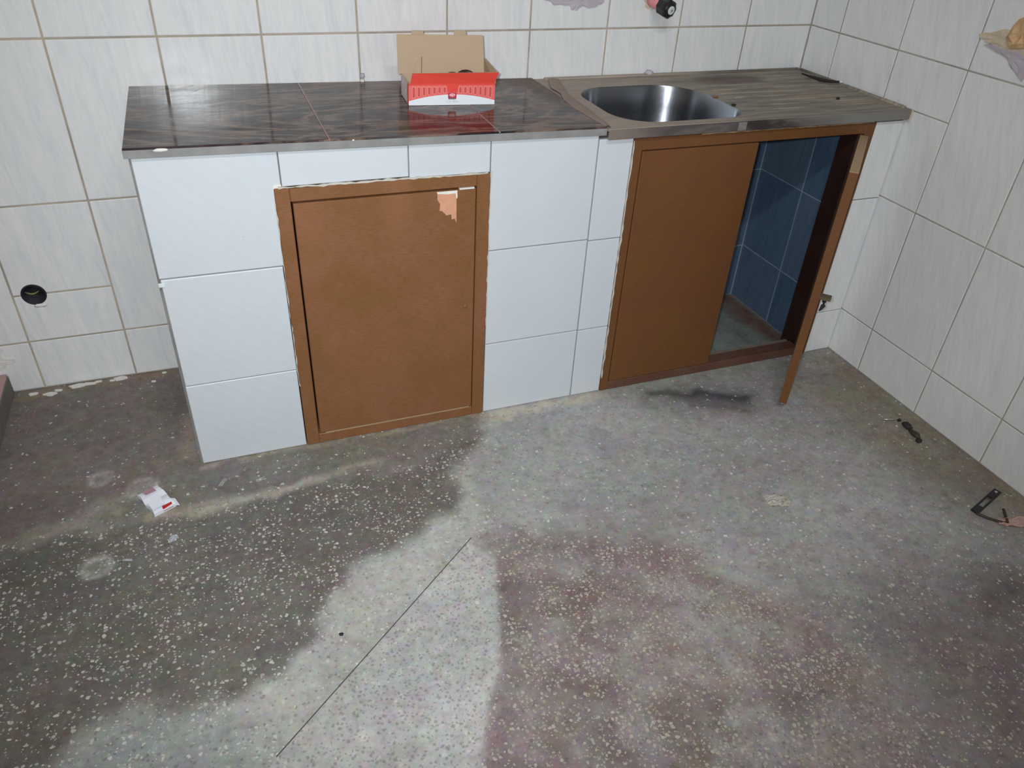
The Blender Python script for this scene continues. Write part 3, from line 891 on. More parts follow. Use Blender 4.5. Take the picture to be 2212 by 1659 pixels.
# brown frame and door
def framebar(parent, m, x0, x1, z0, z1, y0=-0.4985, y1=-0.45, bev=0.002, name='frame_bar'):
    return boxo(name, m, parent, x0, x1, y0, y1, z0, z1, bev)
framebar(cb, M['paint'], -1.800, -1.7665, 0.0005, 0.7345)
framebar(cb, M['paint'], -1.3225, -1.2885, 0.0005, 0.7300)
framebar(cb, M['paint'], -1.7665, -1.3225, 0.7005, 0.7320)
framebar(cb, M['paint'], -1.7665, -1.3225, 0.0005, 0.0315)
def ragged_strip(name, m, parent, a, b, w, y, seed, n=40):
    """uneven smear of filler along a line (x,z) on the cabinet front"""
    r = random.Random(seed)
    bm = bmesh.new()
    dx, dz = b[0] - a[0], b[1] - a[1]
    ln = math.hypot(dx, dz)
    px, pz = -dz / ln, dx / ln
    A, B = [], []
    for i in range(n + 1):
        t = i / n
        x, z = a[0] + dx * t, a[1] + dz * t
        e = w * max(0.05, r.gauss(0.5, 0.45))
        f = w * max(0.05, r.gauss(0.35, 0.3))
        A.append((bm.verts.new((x + px * e, y, z + pz * e)), bm.verts.new((x + px * e, y + 0.004, z + pz * e))))
        B.append((bm.verts.new((x - px * f, y, z - pz * f)), bm.verts.new((x - px * f, y + 0.004, z - pz * f))))
    for i in range(n):
        bm.faces.new((A[i][0], A[i + 1][0], B[i + 1][0], B[i][0]))
        bm.faces.new((A[i][1], A[i + 1][1], A[i + 1][0], A[i][0]))
        bm.faces.new((B[i][0], B[i + 1][0], B[i + 1][1], B[i][1]))
    return finish(name, bm, m, parent)
ragged_strip('ragged_putty', M['old_putty'], cb, (-1.790, 0.7355), (-1.295, 0.7315), 0.0036, -0.4992, 1)
ragged_strip('ragged_putty', M['old_putty'], cb, (-1.2880, 0.735), (-1.2880, 0.30), 0.0028, -0.4992, 2)
ragged_strip('ragged_putty', M['old_putty'], cb, (-1.8005, 0.70), (-1.8005, 0.20), 0.0018, -0.4992, 3)
dr = boxo('door', M['paint'], cb, -1.7625, -1.3255, -0.5005, -0.478, 0.0355, 0.6965, 0.0018)
bm = bmesh.new()
prism(bm, [(-1.424, 0.693), (-1.376, 0.694), (-1.3755, 0.612), (-1.380, 0.624), (-1.388, 0.622), (-1.389, 0.636), (-1.401, 0.634), (-1.412, 0.646), (-1.419, 0.648), (-1.417, 0.664), (-1.424, 0.676)], 'y', -0.5009, -0.499)
c_ = finish('peeled_patch', bm, M['chip_wood'], dr)
tag(c_, 'peeled patch of bare plywood near the top corner')
bm = bmesh.new()
prism(bm, [(-1.4255, 0.6955), (-1.374, 0.6955), (-1.3735, 0.676), (-1.3765, 0.676), (-1.378, 0.689), (-1.400, 0.688), (-1.424, 0.691)], 'y', -0.5012, -0.499)
finish('white_edge', bm, M['white_chip'], dr)
bm = bmesh.new()
bmesh.ops.create_uvsphere(bm, u_segments=12, v_segments=8, radius=0.006)
for v in bm.verts:
    v.co = Vector((v.co.x, v.co.y * 0.4, v.co.z)) + Vector((-1.349, -0.5008, 0.371))
finish('filled_keyhole', bm, M['paint'], dr, smooth=True)
bm = bmesh.new()
box(bm, -1.748, -1.332, -0.4995, -0.490, 0.0318, 0.0352)
finish('worn_edge', bm, M['bare_wood'], cb)
bm = bmesh.new()
box(bm, -1.368, -1.330, -0.5012, -0.490, 0.6966, 0.7000)
finish('worn_edge', bm, M['white_chip'], cb)

# ------------------------------------------------------------------ sink cabinet
sc = root('sink_cabinet', (-0.5, -0.25, 0), 'sink cabinet with brown doors, the right one ajar over blue tiled inside', 'cabinet')
STOP = 0.7945
boxo('masonry', M['cement'], sc, -0.9995, -0.9015, -0.4885, -0.001, 0.0, STOP)
boxo('masonry', M['cement'], sc, -0.0975, -0.0015, -0.4885, -0.001, 0.0, STOP)
boxo('masonry', M['cement'], sc, -0.9015, -0.0975, -0.045, -0.009, 0.0, 0.62)
for z0, z1 in ((0.0, 0.235), (0.235, 0.518), (0.518, STOP)):
    ftile(sc, -0.9995, -0.900, z0, z1)
for z0, z1 in ((0.0, 0.156), (0.156, 0.552), (0.552, 0.789)):
    tile(sc, 'y', -0.106, -0.0015, z0, z1, FY, M['wall_tile'], 0.008, 0.0035)
# blue tiles inside
boxo('grout_bed', M['pale_grout'], sc, -0.1040, -0.0976, -0.405, -0.0455, 0.0, 0.79)
for z0, z1 in ((0.0, 0.2095), (0.2095, 0.500), (0.500, 0.79)):
    for y0, y1 in ((-0.405, -0.276), (-0.276, -0.0455)):
        me = tile_mesh(y1 - y0 - 0.004, z1 - z0 - 0.004, 0.007, 'x', M['blue_tile'])
        inst('tile', me, sc, (-0.1055 + 0.0035, (y0 + y1) / 2, (z0 + z1) / 2))
boxo('grout_bed', M['pale_grout'], sc, -0.9010, -0.1060, -0.0515, -0.0455, 0.0, 0.62)
for z0, z1 in ((0.0, 0.2095), (0.2095, 0.500), (0.500, 0.62)):
    for x0, x1 in ((-0.9, -0.62), (-0.62, -0.365), (-0.365, -0.110)):
        me = tile_mesh(x1 - x0 - 0.004, z1 - z0 - 0.004, 0.007, 'y', M['blue_tile'])
        inst('tile', me, sc, ((x0 + x1) / 2, -0.053 + 0.0035, (z0 + z1) / 2))
framebar(sc, M['paint_sink'], -0.8995, -0.8735, 0.0, 0.7900)
framebar(sc, M['paint_sink'], -0.8735, -0.1415, 0.7575, 0.7905, y1=-0.41)
framebar(sc, M['paint_sink'], -0.1415, -0.1075, 0.0, 0.7900, y1=-0.4785)
framebar(sc, M['rail_worn'], -0.8735, -0.1415, 0.0, 0.0300, y1=-0.452)
framebar(sc, M['dust_brown'], -0.8735, -0.1415, 0.0, 0.0240, y0=-0.4515, y1=-0.43, name='rebate')
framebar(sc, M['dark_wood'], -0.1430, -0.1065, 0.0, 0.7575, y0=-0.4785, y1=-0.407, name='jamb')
ragged_strip('worn_edge', M['bare_wood'], sc, (-0.70, 0.7902), (-0.12, 0.7902), 0.0022, -0.4992, 4)
ragged_strip('ragged_putty', M['old_putty'], sc, (-0.9003, 0.785), (-0.8998, 0.05), 0.0026, -0.4992, 5)
lf = boxo('door', M['paint_sink'], sc, -0.8715, -0.5085, -0.5000, -0.479, 0.0325, 0.7555, 0.0018)
tag(lf, 'closed left door leaf')
# the open leaf, hinged on the right
hinge_in = Vector((-0.147, -0.489, 0))
dirv = Vector((-0.716, -0.698, 0)).normalized()
nout = Vector((-dirv.y, dirv.x, 0))
if nout.x < 0:
    nout = -nout
L_, T_ = 0.372, 0.023
DZ0, DZ1 = 0.030, 0.752
def dpt(l, t, z):
    p = hinge_in + dirv * l + nout * t
    return (p.x, p.y, z)
bm = bmesh.new()
hexa(bm, [dpt(0.006, 0, DZ0), dpt(L_ - 0.003, 0, DZ0), dpt(L_ - 0.003, T_, DZ0), dpt(0.006, T_, DZ0),
          dpt(0.006, 0, DZ1), dpt(L_ - 0.003, 0, DZ1), dpt(L_ - 0.003, T_, DZ1), dpt(0.006, T_, DZ1)])
leaf = finish('door', bm, M['paint_sink'], sc)
tag(leaf, 'right door leaf swung half open, seen edge on')
def dbar(name, m, l0, l1, t0, t1, z0, z1, par):
    bm = bmesh.new()
    hexa(bm, [dpt(l0, t0, z0), dpt(l1, t0, z0), dpt(l1, t1, z0), dpt(l0, t1, z0), dpt(l0, t0, z1), dpt(l1, t0, z1), dpt(l1, t1, z1), dpt(l0, t1, z1)])
    bm.normal_update()
    o = bpy.data.objects
    # child of the leaf: local to the leaf's own location
    return finish(name, bm, m, par)
dbar('edge_lipping', M['paint_sink'], L_ - 0.0030, L_, 0, T_, DZ0, DZ1, leaf)
tag(dbar('top_edge', M['bare_wood'], 0.006, L_, 0, T_, DZ1, DZ1 + 0.0015, leaf), 'unpainted pale top edge')
dbar('hinge', M['brass'], 0.0, 0.012, T_, T_ + 0.004, 0.10, 0.16, leaf)
dbar('hinge', M['brass'], 0.0, 0.012, T_, T_ + 0.004, 0.60, 0.66, leaf)
dbar('latch_bolt', M['brass'], L_ - 0.030, L_ - 0.008, T_, T_ + 0.030, 0.389, 0.399, leaf)
bm = bmesh.new()
c0 = Vector(dpt(L_ - 0.018, T_ + 0.013, 0.388))
tube(bm, [c0, c0 + Vector((0.003, 0, -0.008)), c0 + Vector((0.004, 0, -0.020)), c0 + Vector((-0.001, 0, -0.030)), c0 + Vector((-0.006, 0, -0.036))], [0.0035, 0.006, 0.0065, 0.004, 0.002], 8)
finish('latch_hook', bm, M['dark_debris'], leaf, smooth=True)

# ------------------------------------------------------------------ worktop
wt = root('worktop', (-1.53, -0.25, 0.83), 'glossy brown veined marble worktop left of the steel sink', 'worktop')
XL, XR_, YF = -2.084, -0.9855, -0.503
joints = [XL, -1.669, -1.271, XR_]
for a, b in zip(joints[:-1], joints[1:]):
    g = 0.0007
    bm = bmesh.new()
    x0, x1 = a + g, b - g
    hexa(bm, [(x0, YF, ztop(x0) - SLAB), (x1, YF, ztop(x1) - SLAB), (x1, -0.001, ztop(x1) - SLAB), (x0, -0.001, ztop(x0) - SLAB),
              (x0, YF, ztop(x0)), (x1, YF, ztop(x1)), (x1, -0.001, ztop(x1)), (x0, -0.001, ztop(x0))])
    es = [e for e in bm.edges]
    bmesh.ops.recalc_face_normals(bm, faces=bm.faces)
    bmesh.ops.bevel(bm, geom=es, offset=0.0018, segments=2, affect='EDGES', profile=0.5)
    finish('marble_slab', bm, M['marble'], wt)
for x in joints[1:-1]:
    bm = bmesh.new()
    hexa(bm, [(x - .0016, YF + .003, ztop(x) - .01), (x + .0016, YF + .003, ztop(x) - .01), (x + .0016, -.002, ztop(x) - .01), (x - .0016, -.002, ztop(x) - .01),
              (x - .0016, YF + .003, ztop(x) + .0003), (x + .0016, YF + .003, ztop(x) + .0003), (x + .0016, -.002, ztop(x) + .0003), (x - .0016, -.002, ztop(x) + .0003)])
    finish('joint_filler', bm, M['joint_pink'], wt)
bm = bmesh.new()
hexa(bm, [(XL, YF - .0012, ztop(XL) - SLAB), (XR_, YF - .0012, ztop(XR_) - SLAB), (XR_, YF + .002, ztop(XR_) - SLAB), (XL, YF + .002, ztop(XL) - SLAB),
          (XL, YF - .0012, ztop(XL) - .004), (XR_, YF - .0012, ztop(XR_) - .004), (XR_, YF + .002, ztop(XR_) - .004), (XL, YF + .002, ztop(XL) - .004)])
finish('cut_edge', bm, M['marble_edge'], wt)
blob('pale_edge_spot', M['white_chip'], wt, (-2.012, YF - 0.0005, ztop(-2.012) - 0.006), (0.015, 0.003, 0.004), 31, jitter=0.12)  # white blob standing in for the torch highlight on the front edge
blob('pale_edge_spot', M['white_chip'], wt, (-1.617, YF - 0.0005, ztop(-1.617) - 0.004), (0.003, 0.002, 0.002), 32)

# ------------------------------------------------------------------ sink
sk = root('sink', (-0.5, -0.25, 0.80), 'dusty steel sink with one rounded bowl and a drainboard, in the right corner', 'sink')
ST = 0.8225
def rrect(x0, x1, y0, y1, r, n=14):
    pts = []
    for cx, cy, a0, rr in ((x1 - r[0], y1 - r[0], 0, r[0]), (x0 + r[1], y1 - r[1], 90, r[1]), (x0 + r[2], y0 + r[2], 180, r[2]), (x1 - r[3], y0 + r[3], 270, r[3])):
        for i in range(n + 1):
            a = math.radians(a0 + 90 * i / n)
            pts.append((cx + rr * math.cos(a), cy + rr * math.sin(a)))
    return pts
BX0, BX1, BY0, BY1 = -0.920, -0.535, -0.478, -0.122
RB = (0.140, 0.110, 0.110, 0.075)
rim = rrect(BX0, BX1, BY0, BY1, RB)
PX0, PX1, PY0, PY1 = -0.984, -0.004, -0.511, -0.001
bm = bmesh.new()
outer = rrect(PX0, PX1, PY0, PY1, (0.004,) * 4, 2)
vo = [bm.verts.new((x, y, ST)) for x, y in outer]
vi = [bm.verts.new((x, y, ST)) for x, y in rim]
eo = [bm.edges.new((vo[i], vo[(i + 1) % len(vo)])) for i in range(len(vo))]
ei = [bm.edges.new((vi[i], vi[(i + 1) % len(vi)])) for i in range(len(vi))]
bmesh.ops.triangle_fill(bm, use_beauty=True, use_dissolve=False, edges=eo + ei)
# turned-down edges
lo = [bm.verts.new((v.co.x, v.co.y, ST - 0.006)) for v in vo]
for i in range(len(vo)):
    bm.faces.new((vo[i], vo[(i + 1) % len(vo)], lo[(i + 1) % len(vo)], lo[i]))
finish('top_plate', bm, M['steel_dusty'], sk)
boxo('front_apron', M['apron_steel'], sk, PX0 + 0.001, PX1 - 0.001, PY0 - 0.001, PY0 + 0.004, 0.7955, ST - 0.0015, 0.001)
boxo('apron_seam', M['seam_grey'], sk, -0.600, -0.574, PY0 - 0.0018, PY0 + 0.002, 0.7975, ST - 0.003)
# bowl
bm = bmesh.new()
def shrink(f, z):
    cx, cy = (BX0 + BX1) / 2, (BY0 + BY1) / 2
    return [bm.verts.new((cx + (x - cx) * f, cy + (y - cy) * f, z)) for x, y in rim]
rings = [shrink(1.0, ST + 0.0001), shrink(0.985, ST - 0.006), shrink(0.965, ST - 0.06), shrink(0.94, ST - 0.12), shrink(0.90, ST - 0.145), shrink(0.82, ST - 0.158), shrink(0.5, ST - 0.163), shrink(0.11, ST - 0.167), shrink(0.10, ST - 0.172)]
nn = len(rim)
for A, B in zip(rings[:-1], rings[1:]):
    for i in range(nn):
        bm.faces.new((A[i], A[(i + 1) % nn], B[(i + 1) % nn], B[i]))
bm.faces.new(rings[-1])
bowl = finish('bowl', bm, M['steel'], sk, smooth=True)
bm = bmesh.new()
bmesh.ops.create_cone(bm, cap_ends=True, segments=20, radius1=0.030, radius2=0.026, depth=0.006, matrix=Matrix.Translation(((BX0 + BX1) / 2, (BY0 + BY1) / 2, ST - 0.168)))
finish('drain', bm, M['wire_metal'], sk)
# raised lip along the walls and low ribs of the drainboard
for a, b in (((-0.95, -0.012), (-0.02, -0.012)), ((-0.014, -0.02), (-0.014, -0.49))):
    bm = bmesh.new()
    tube(bm, [(a[0], a[1], ST), (b[0], b[1], ST)], 0.0065, 8)
    finish('raised_lip', bm, M['steel_dusty'], sk, smooth=True)
for i in range(9):
    y = -0.085 - i * 0.043
    bm = bmesh.new()
    x0 = -0.475 + 0.02 * math.sin(i * 1.3)
    tube(bm, [(x0, y, ST - 0.0005), (x0 + 0.02, y, ST), (-0.075, y, ST), (-0.055, y, ST - 0.0005)], [0.0015, 0.0032, 0.0032, 0.0015], 8)
    finish('drainboard_rib', bm, M['steel_dusty'], sk, smooth=True)
# smear of slurry where steel meets marble
bm = bmesh.new()
L1 = [(-0.936, -0.004), (-0.955, -0.06), (-0.975, -0.12), (-0.972, -0.18), (-0.992, -0.25), (-1.000, -0.33), (-0.996, -0.40), (-0.992, -0.46), (-0.990, -0.498)]
L2 = [(-0.90, -0.004), (-0.915, -0.06), (-0.93, -0.12), (-0.945, -0.18), (-0.95, -0.25), (-0.955, -0.33), (-0.96, -0.40), (-0.965, -0.46), (-0.972, -0.498)]
A = [bm.verts.new((x, y, ztop(x) + 0.0004)) for x, y in L1]
B = [bm.verts.new(((x + u) / 2, (y + v) / 2, max(ztop(x), ST) + 0.002)) for (x, y), (u, v) in zip(L1, L2)]
Cc = [bm.verts.new((x, y, ST + 0.0004)) for x, y in L2]
for P, Q in ((A, B), (B, Cc)):
    for i in range(len(P) - 1):
        bm.faces.new((P[i], P[i + 1], Q[i + 1], Q[i]))
finish('slurry_seam', bm, M['slurry'], sk, smooth=True)
boxo('clay_fillet', M['mortar_brown'], sk, -0.0060, -0.0015, -0.515, -0.490, 0.79, 0.8215)

# small litter on the steel
tag(blob('crumb', M['dark_debris'], None, (-0.527, -0.378, ST + 0.003), (0.008, 0.006, 0.0035), 41), 'dark crumb on the steel beside the bowl, front right of it', 'crumb')
tag(blob('crumb', M['rust'], None, (-0.530, -0.290, ST + 0.002), (0.011, 0.006, 0.0025), 42), 'rusty orange crumb on the steel right of the bowl', 'crumb')
tag(blob('crumb', M['dark_debris'], None, (-0.157, -0.372, ST + 0.003), (0.006, 0.005, 0.0035), 43), 'dark crumb alone on the drainboard near the right wall', 'crumb')
st_ = root('dark_stick', (-0.05, -0.18, ST + 0.004), 'thin dark curved stick with a white tip on the drainboard corner', 'stick')
bm = bmesh.new()
tube(bm, [(-0.086, -0.112, ST + .0115), (-0.072, -0.135, ST + .008), (-0.062, -0.16, ST + .0062), (-0.052, -0.185, ST + .006), (-0.040, -0.205, ST + .007), (-0.026, -0.222, ST + .0095)], [0.0022, 0.0038, 0.005, 0.0052, 0.0045, 0.003], 8)
finish('shaft', bm, M['dark_debris'], st_, smooth=True)
blob('white_tip', M['white_cap'], st_, (-0.024, -0.226, ST + .0105), (0.004, 0.005, 0.004), 44)

# ------------------------------------------------------------------ open carton on the worktop
BW, BD, BH = 0.226, 0.105, 0.052
BXC, BYC = -1.312, -0.213
bz = ztop(BXC) + 0.0008
ct = root('carton', (BXC, BYC, bz), 'open red and white carton with a raised brown kraft lid standing on the marble worktop', 'box', rz=math.radians(-3.6))
ct.rotation_euler = (0, 0.0165, math.radians(-3.6))
TH = 0.0016
def panel(name, m, x0, x1, y0, y1, z0, z1, par=ct):
    return boxo(name, m, par, x0, x1, y0, y1, z0, z1, 0.0, local=True)
def qpanel(name, m, pts, nrm, th=TH, par=ct, inner=None):
    """card flap: quad (local coords) with thickness; printed face outside, kraft inside"""
    bm = bmesh.new()
    n_ = Vector(nrm).normalized() * th
    A = [bm.verts.new(p) for p in pts]
    B = [bm.verts.new(Vector(p) + n_) for p in pts]
    fo = bm.faces.new(A[::-1])
    fi = bm.faces.new(B)
    for i in range(len(pts)):
        bm.faces.new((A[i], A[(i + 1) % len(pts)], B[(i + 1) % len(pts)], B[i]))
    o = finish(name, bm, m, par, local=True)
    if inner is not None:
        o.data.materials.append(inner)
        npl = Vector(nrm).normalized()
        for p in o.data.polygons:
            if abs(p.normal.dot(npl)) > 0.9:
                c0 = p.center + o.location - Vector(pts[0])
                if c0.dot(npl) > th * 0.5:
                    p.material_index = 1
            else:
                p.material_index = 1
    return o
hw, hd = BW / 2, BD / 2
fp = qpanel('front_panel', M['card_red'], [(-hw, -hd, 0), (hw, -hd, 0), (hw, -hd, BH), (-hw, -hd, BH)], (0, 1, 0), inner=M['kraft'])
qpanel('back_panel', M['card_red'], [(hw, hd, 0), (-hw, hd, 0), (-hw, hd, BH), (hw, hd, BH)], (0, -1, 0), inner=M['kraft'])
qpanel('bottom_panel', M['card_white'], [(-hw, -hd, 0), (-hw, hd, 0), (hw, hd, 0), (hw, -hd, 0)], (0, 0, 1), inner=M['kraft'])
lp = qpanel('left_panel', M['card_side'], [(-hw, hd, 0), (-hw, -hd, 0), (-hw, -hd, BH), (-hw, hd, BH + 0.002)], (1, 0, 0), inner=M['kraft'])
qpanel('right_panel', M['card_side'], [(hw, -hd, 0), (hw, hd, 0), (hw, hd, BH), (hw, -hd, BH)], (-1, 0, 0), inner=M['kraft'])
# front flap folded up and a little outwards
ff = qpanel('front_flap', M['card_red'], [(-hw + 0.004, -hd, BH), (hw - 0.002, -hd, BH), (hw + 0.006, -hd - 0.008, BH + 0.029), (-hw + 0.009, -hd - 0.004, BH + 0.026)], (0.0, 0.95, 0.25), inner=M['kraft'])
# lid standing up from the back edge
LZ0, LZ1 = BH, BH + 0.094
ld = qpanel('lid', M['card_red'], [(hw, hd, LZ0), (-hw - 0.008, hd, LZ0), (-hw - 0.008, hd + 0.012, LZ1), (hw - 0.006, hd + 0.012, LZ1)], (0, -1, 0.12), inner=M['kraft'])
for x0, x1, h in ((-0.083, -0.052, 0.0095), (0.029, 0.061, 0.0115)):
    bm = bmesh.new()
    y_ = hd + 0.0115
    prism(bm, [(x0, LZ1 - 0.001), (x1, LZ1 - 0.001), (x1, LZ1 + h * .75), (x1 - .003, LZ1 + h), (x0 + .003, LZ1 + h), (x0, LZ1 + h * .75)], 'y', y_ - 0.0022, y_)
    finish('lid_tab', bm, M['kraft'], ld, local=False) if False else None
    o_ = finish('lid_tab', bm, M['kraft'], ct, local=True) if bm.is_valid else None
# end flap standing at the right, folded dust flap at the left
qpanel('end_flap', M['card_white'], [(hw, -hd, BH), (hw, hd, BH), (hw - 0.003, hd - 0.003, BH + 0.042), (hw + 0.004, -hd + 0.002, BH + 0.029)], (-1, 0, 0.1), inner=M['kraft'])
qpanel('dust_flap', M['kraft'], [(-hw + 0.006, -hd + 0.006, BH - 0.002), (-hw + 0.034, -hd + 0.014, BH - 0.002), (-hw + 0.036, -hd + 0.018, BH + 0.062), (-hw + 0.020, -hd + 0.012, BH + 0.044)], (0, 1, 0))
qpanel('corner_strip', M['card_red'], [(-hw - 0.0004, -hd + 0.018, 0.0006), (-hw - 0.0004, -hd - 0.0002, 0.0006), (-hw - 0.0004, -hd - 0.0002, BH), (-hw - 0.0004, -hd + 0.018, BH + 0.001)], (1, 0, 0), th=0.0003, par=ct)

# flat print on the front
def arc(x):
    t = x / hw
    return BH * (0.20 + 0.30 * (1 - t * t))
yf = -hd
def decal(name, m, outline, d, par=fp):
    bm = bmesh.new()
    prism(bm, outline, 'y', yf - d, yf - d + 0.0001)
    o = finish(name, bm, m, None)
    loc = o.location.copy()
    o.parent = par
    o.location = loc - par.location
    return o
decal('light_red_band', M['card_pink'], [(-hw, arc(-hw))] + [(-hw + BW * i / 30, arc(-hw + BW * i / 30)) for i in range(1, 30)] + [(hw, arc(hw)), (hw, BH * 0.93), (0.016, BH * 0.93), (0.012, BH * 0.60), (-0.012, BH * 0.60), (-0.016, BH * 0.93), (-hw, BH * 0.93)], 0.0002)
decal('white_band', M['card_white'], [(-hw, 0.0)] + [(-hw + BW * i / 30, arc(-hw + BW * i / 30)) for i in range(31)] + [(hw, 0.0)], 0.0004)
def rr2(x0, x1, z0, z1, r):
    return rrect(x0, x1, z0, z1, (r,) * 4, 3)
for side in (-1, 1):
    for i in range(7):
        xc = side * (0.0205 + i * 0.0133)
        x0, x1 = xc - 0.0046, xc + 0.0046
        z0, z1 = arc(xc) + BH * 0.07, BH * 0.875
        decal('window_outline', M['ink_line'], rr2(x0, x1, z0, z1, 0.0022), 0.0005)
        decal('window_print', M['ink_window'], rr2(x0 + 0.0013, x1 - 0.0013, z0 + 0.0013, z1 - 0.0013, 0.0012), 0.0007)
decal('badge', M['ink_badge'], rr2(-0.0115, 0.0105, BH * 0.29, BH * 0.58, 0.002), 0.0007)
decal('badge_foot', M['ink_dark'], rr2(-0.0105, 0.0095, BH * 0.27, BH * 0.33, 0.0014), 0.0008)
decal('badge_oval', M['ink_pale'], [(-0.0005 + 0.0075 * math.cos(a * math.pi / 10), BH * 0.475 + BH * 0.075 * math.sin(a * math.pi / 10)) for a in range(20)], 0.0009)

def text(name, s, size, m, loc, rot, par, shear=0.0, local_par=True):
    cu = bpy.data.curves.new('txt', 'FONT')
    cu.body = s
    cu.size = size
    cu.shear = shear
    cu.extrude = 0.00005
    cu.align_x = 'CENTER'
    t = bpy.data.objects.new('txt', cu)
    COL.objects.link(t)
    bpy.context.view_layer.update()
    me = bpy.data.meshes.new_from_object(t.evaluated_get(bpy.context.evaluated_depsgraph_get()))
    bpy.data.objects.remove(t)
    me.name = name
    me.materials.clear()
    me.materials.append(m)
    o = bpy.data.objects.new(name, me)
    COL.objects.link(o)
    o.parent = par
    o.location = Vector(loc) - par.location
    o.rotation_euler = rot
    return o
text('badge_letters', 'CB', 0.0075, M['ink_badge'], (-0.0005, yf - 0.00105, BH * 0.43), (math.pi / 2, 0, 0), fp)
text('script_line', 'Car Box', 0.0095, M['ink_grey'], (-0.001, yf - 0.00055, BH * 0.12), (math.pi / 2, 0, 0), fp, 0.35)
# printed marks on the side
bm = bmesh.new()
prism(bm, [(hd * 0.55, BH * 0.62), (hd * 0.75, BH * 0.62), (hd * 0.75, BH * 0.84), (hd * 0.55, BH * 0.84)], 'x', -hw - 0.0006, -hw - 0.0001)
prism(bm, [(-hd * 0.15, BH * 0.40), (hd * 0.15, BH * 0.40), (hd * 0.15, BH * 0.54), (-hd * 0.15, BH * 0.54)], 'x', -hw - 0.0006, -hw - 0.0001)
prism(bm, [(hd * 0.0, BH * 0.22), (hd * 0.8, BH * 0.22), (hd * 0.8, BH * 0.27), (hd * 0.0, BH * 0.27)], 'x', -hw - 0.0006, -hw - 0.0001)
o_ = finish('side_print', bm, M['ink_grey'], None)
l_ = o_.location.copy(); o_.parent = lp; o_.location = l_ - lp.location

# dark coil lying in the carton
cl = root('cable_coil', (BXC + 0.045, BYC + 0.01, bz + 0.03), 'dark brown coil just showing over the front of the open carton', 'cable')
for dx, dz, R_, tl in ((-0.020, 0.0015, 0.028, 0.56), (0.016, 0.0035, 0.028, 0.66)):
    bm = bmesh.new()
    pts = []
    for i in range(25):
        a = 2 * math.pi * i / 24
        p = Vector((R_ * math.cos(a), R_ * 0.75 * math.sin(a) * math.cos(tl), R_ * math.sin(a) * math.sin(tl) * 1.2))
        pts.append(p + Vector((BXC + 0.040 + dx, BYC + 0.012, bz + 0.038 + dz)))
    tube(bm, pts, 0.0045, 8)
    finish('loop', bm, M['cable'], cl, smooth=True)

# ------------------------------------------------------------------ tap on the back wall
tp = root('water_valve', (-0.612, 0.0, 1.03), 'black valve knob with white cap on a pink pipe out of the back wall', 'valve')
ax0 = Vector((-0.616, 0.0, 1.037))
ax1 = Vector((-0.592, -0.090, 1.018))
dv = (ax1 - ax0).normalized()
def frame_from(d):
    a = d.cross(Vector((0, 0, 1))).normalized()
    return a, d.cross(a)
fa, fb = frame_from(dv)
bm = bmesh.new()
tube(bm, [ax0 + Vector((0, 0.012, 0)), ax0 + dv * 0.02, ax0 + dv * 0.058], [0.0185, 0.0185, 0.0175], 20)
finish('pipe', bm, M['pink_pipe'], tp, smooth=True)
bm = bmesh.new()
N_ = 48
prof = [(0.046, 0.012), (0.046, 0.021), (0.050, 0.0240), (0.078, 0.0250), (0.084, 0.0235), (0.088, 0.018), (0.088, 0.006)]
rg = []
for (l, r) in prof:
    lobe = 0.0 if r < 0.02 else 0.11
    rg.append([bm.verts.new(ax0 + dv * l + r * (1 + lobe * (abs(math.cos(4 * t_)) ** 3 - 0.4)) * (math.cos(t_) * fa + math.sin(t_) * fb)) for t_ in [2 * math.pi * k_ / N_ for k_ in range(N_)]])
for A, B in zip(rg[:-1], rg[1:]):
    for i in range(N_):
        bm.faces.new((A[i], A[(i + 1) % N_], B[(i + 1) % N_], B[i]))
bm.faces.new(rg[0]); bm.faces.new(rg[-1])
finish('knob', bm, M['black_plastic'], tp)
bm = bmesh.new()
tube(bm, [ax0 + dv * 0.086, ax0 + dv * 0.0905, ax0 + dv * 0.0915], [0.0120, 0.0120, 0.0105], 20)
finish('cap', bm, M['white_cap'], tp)
bm = bmesh.new()
tube(bm, [ax0 + dv * 0.0910, ax0 + dv * 0.0922], 0.0042, 14)
finish('cap_screw', bm, M['grey_cap'], tp)
ragged('mortar_ring', M['mortar_brown'], tp, 'y', -0.001, [(-0.645, 1.045), (-0.640, 1.028), (-0.628, 1.014), (-0.612, 1.010), (-0.598, 1.016), (-0.588, 1.03), (-0.59, 1.05), (-0.605, 1.066), (-0.63, 1.064)], 0.003, 15)

# ------------------------------------------------------------------ small things on the floor
tag(boxo('tile_spacer', M['white_cap'], None, -2.0765, -2.062, -0.4995, -0.4962, 0.527, 0.537, 0.001), 'small white spacer chip on the left edge of the tiled cabinet front', 'spacer')

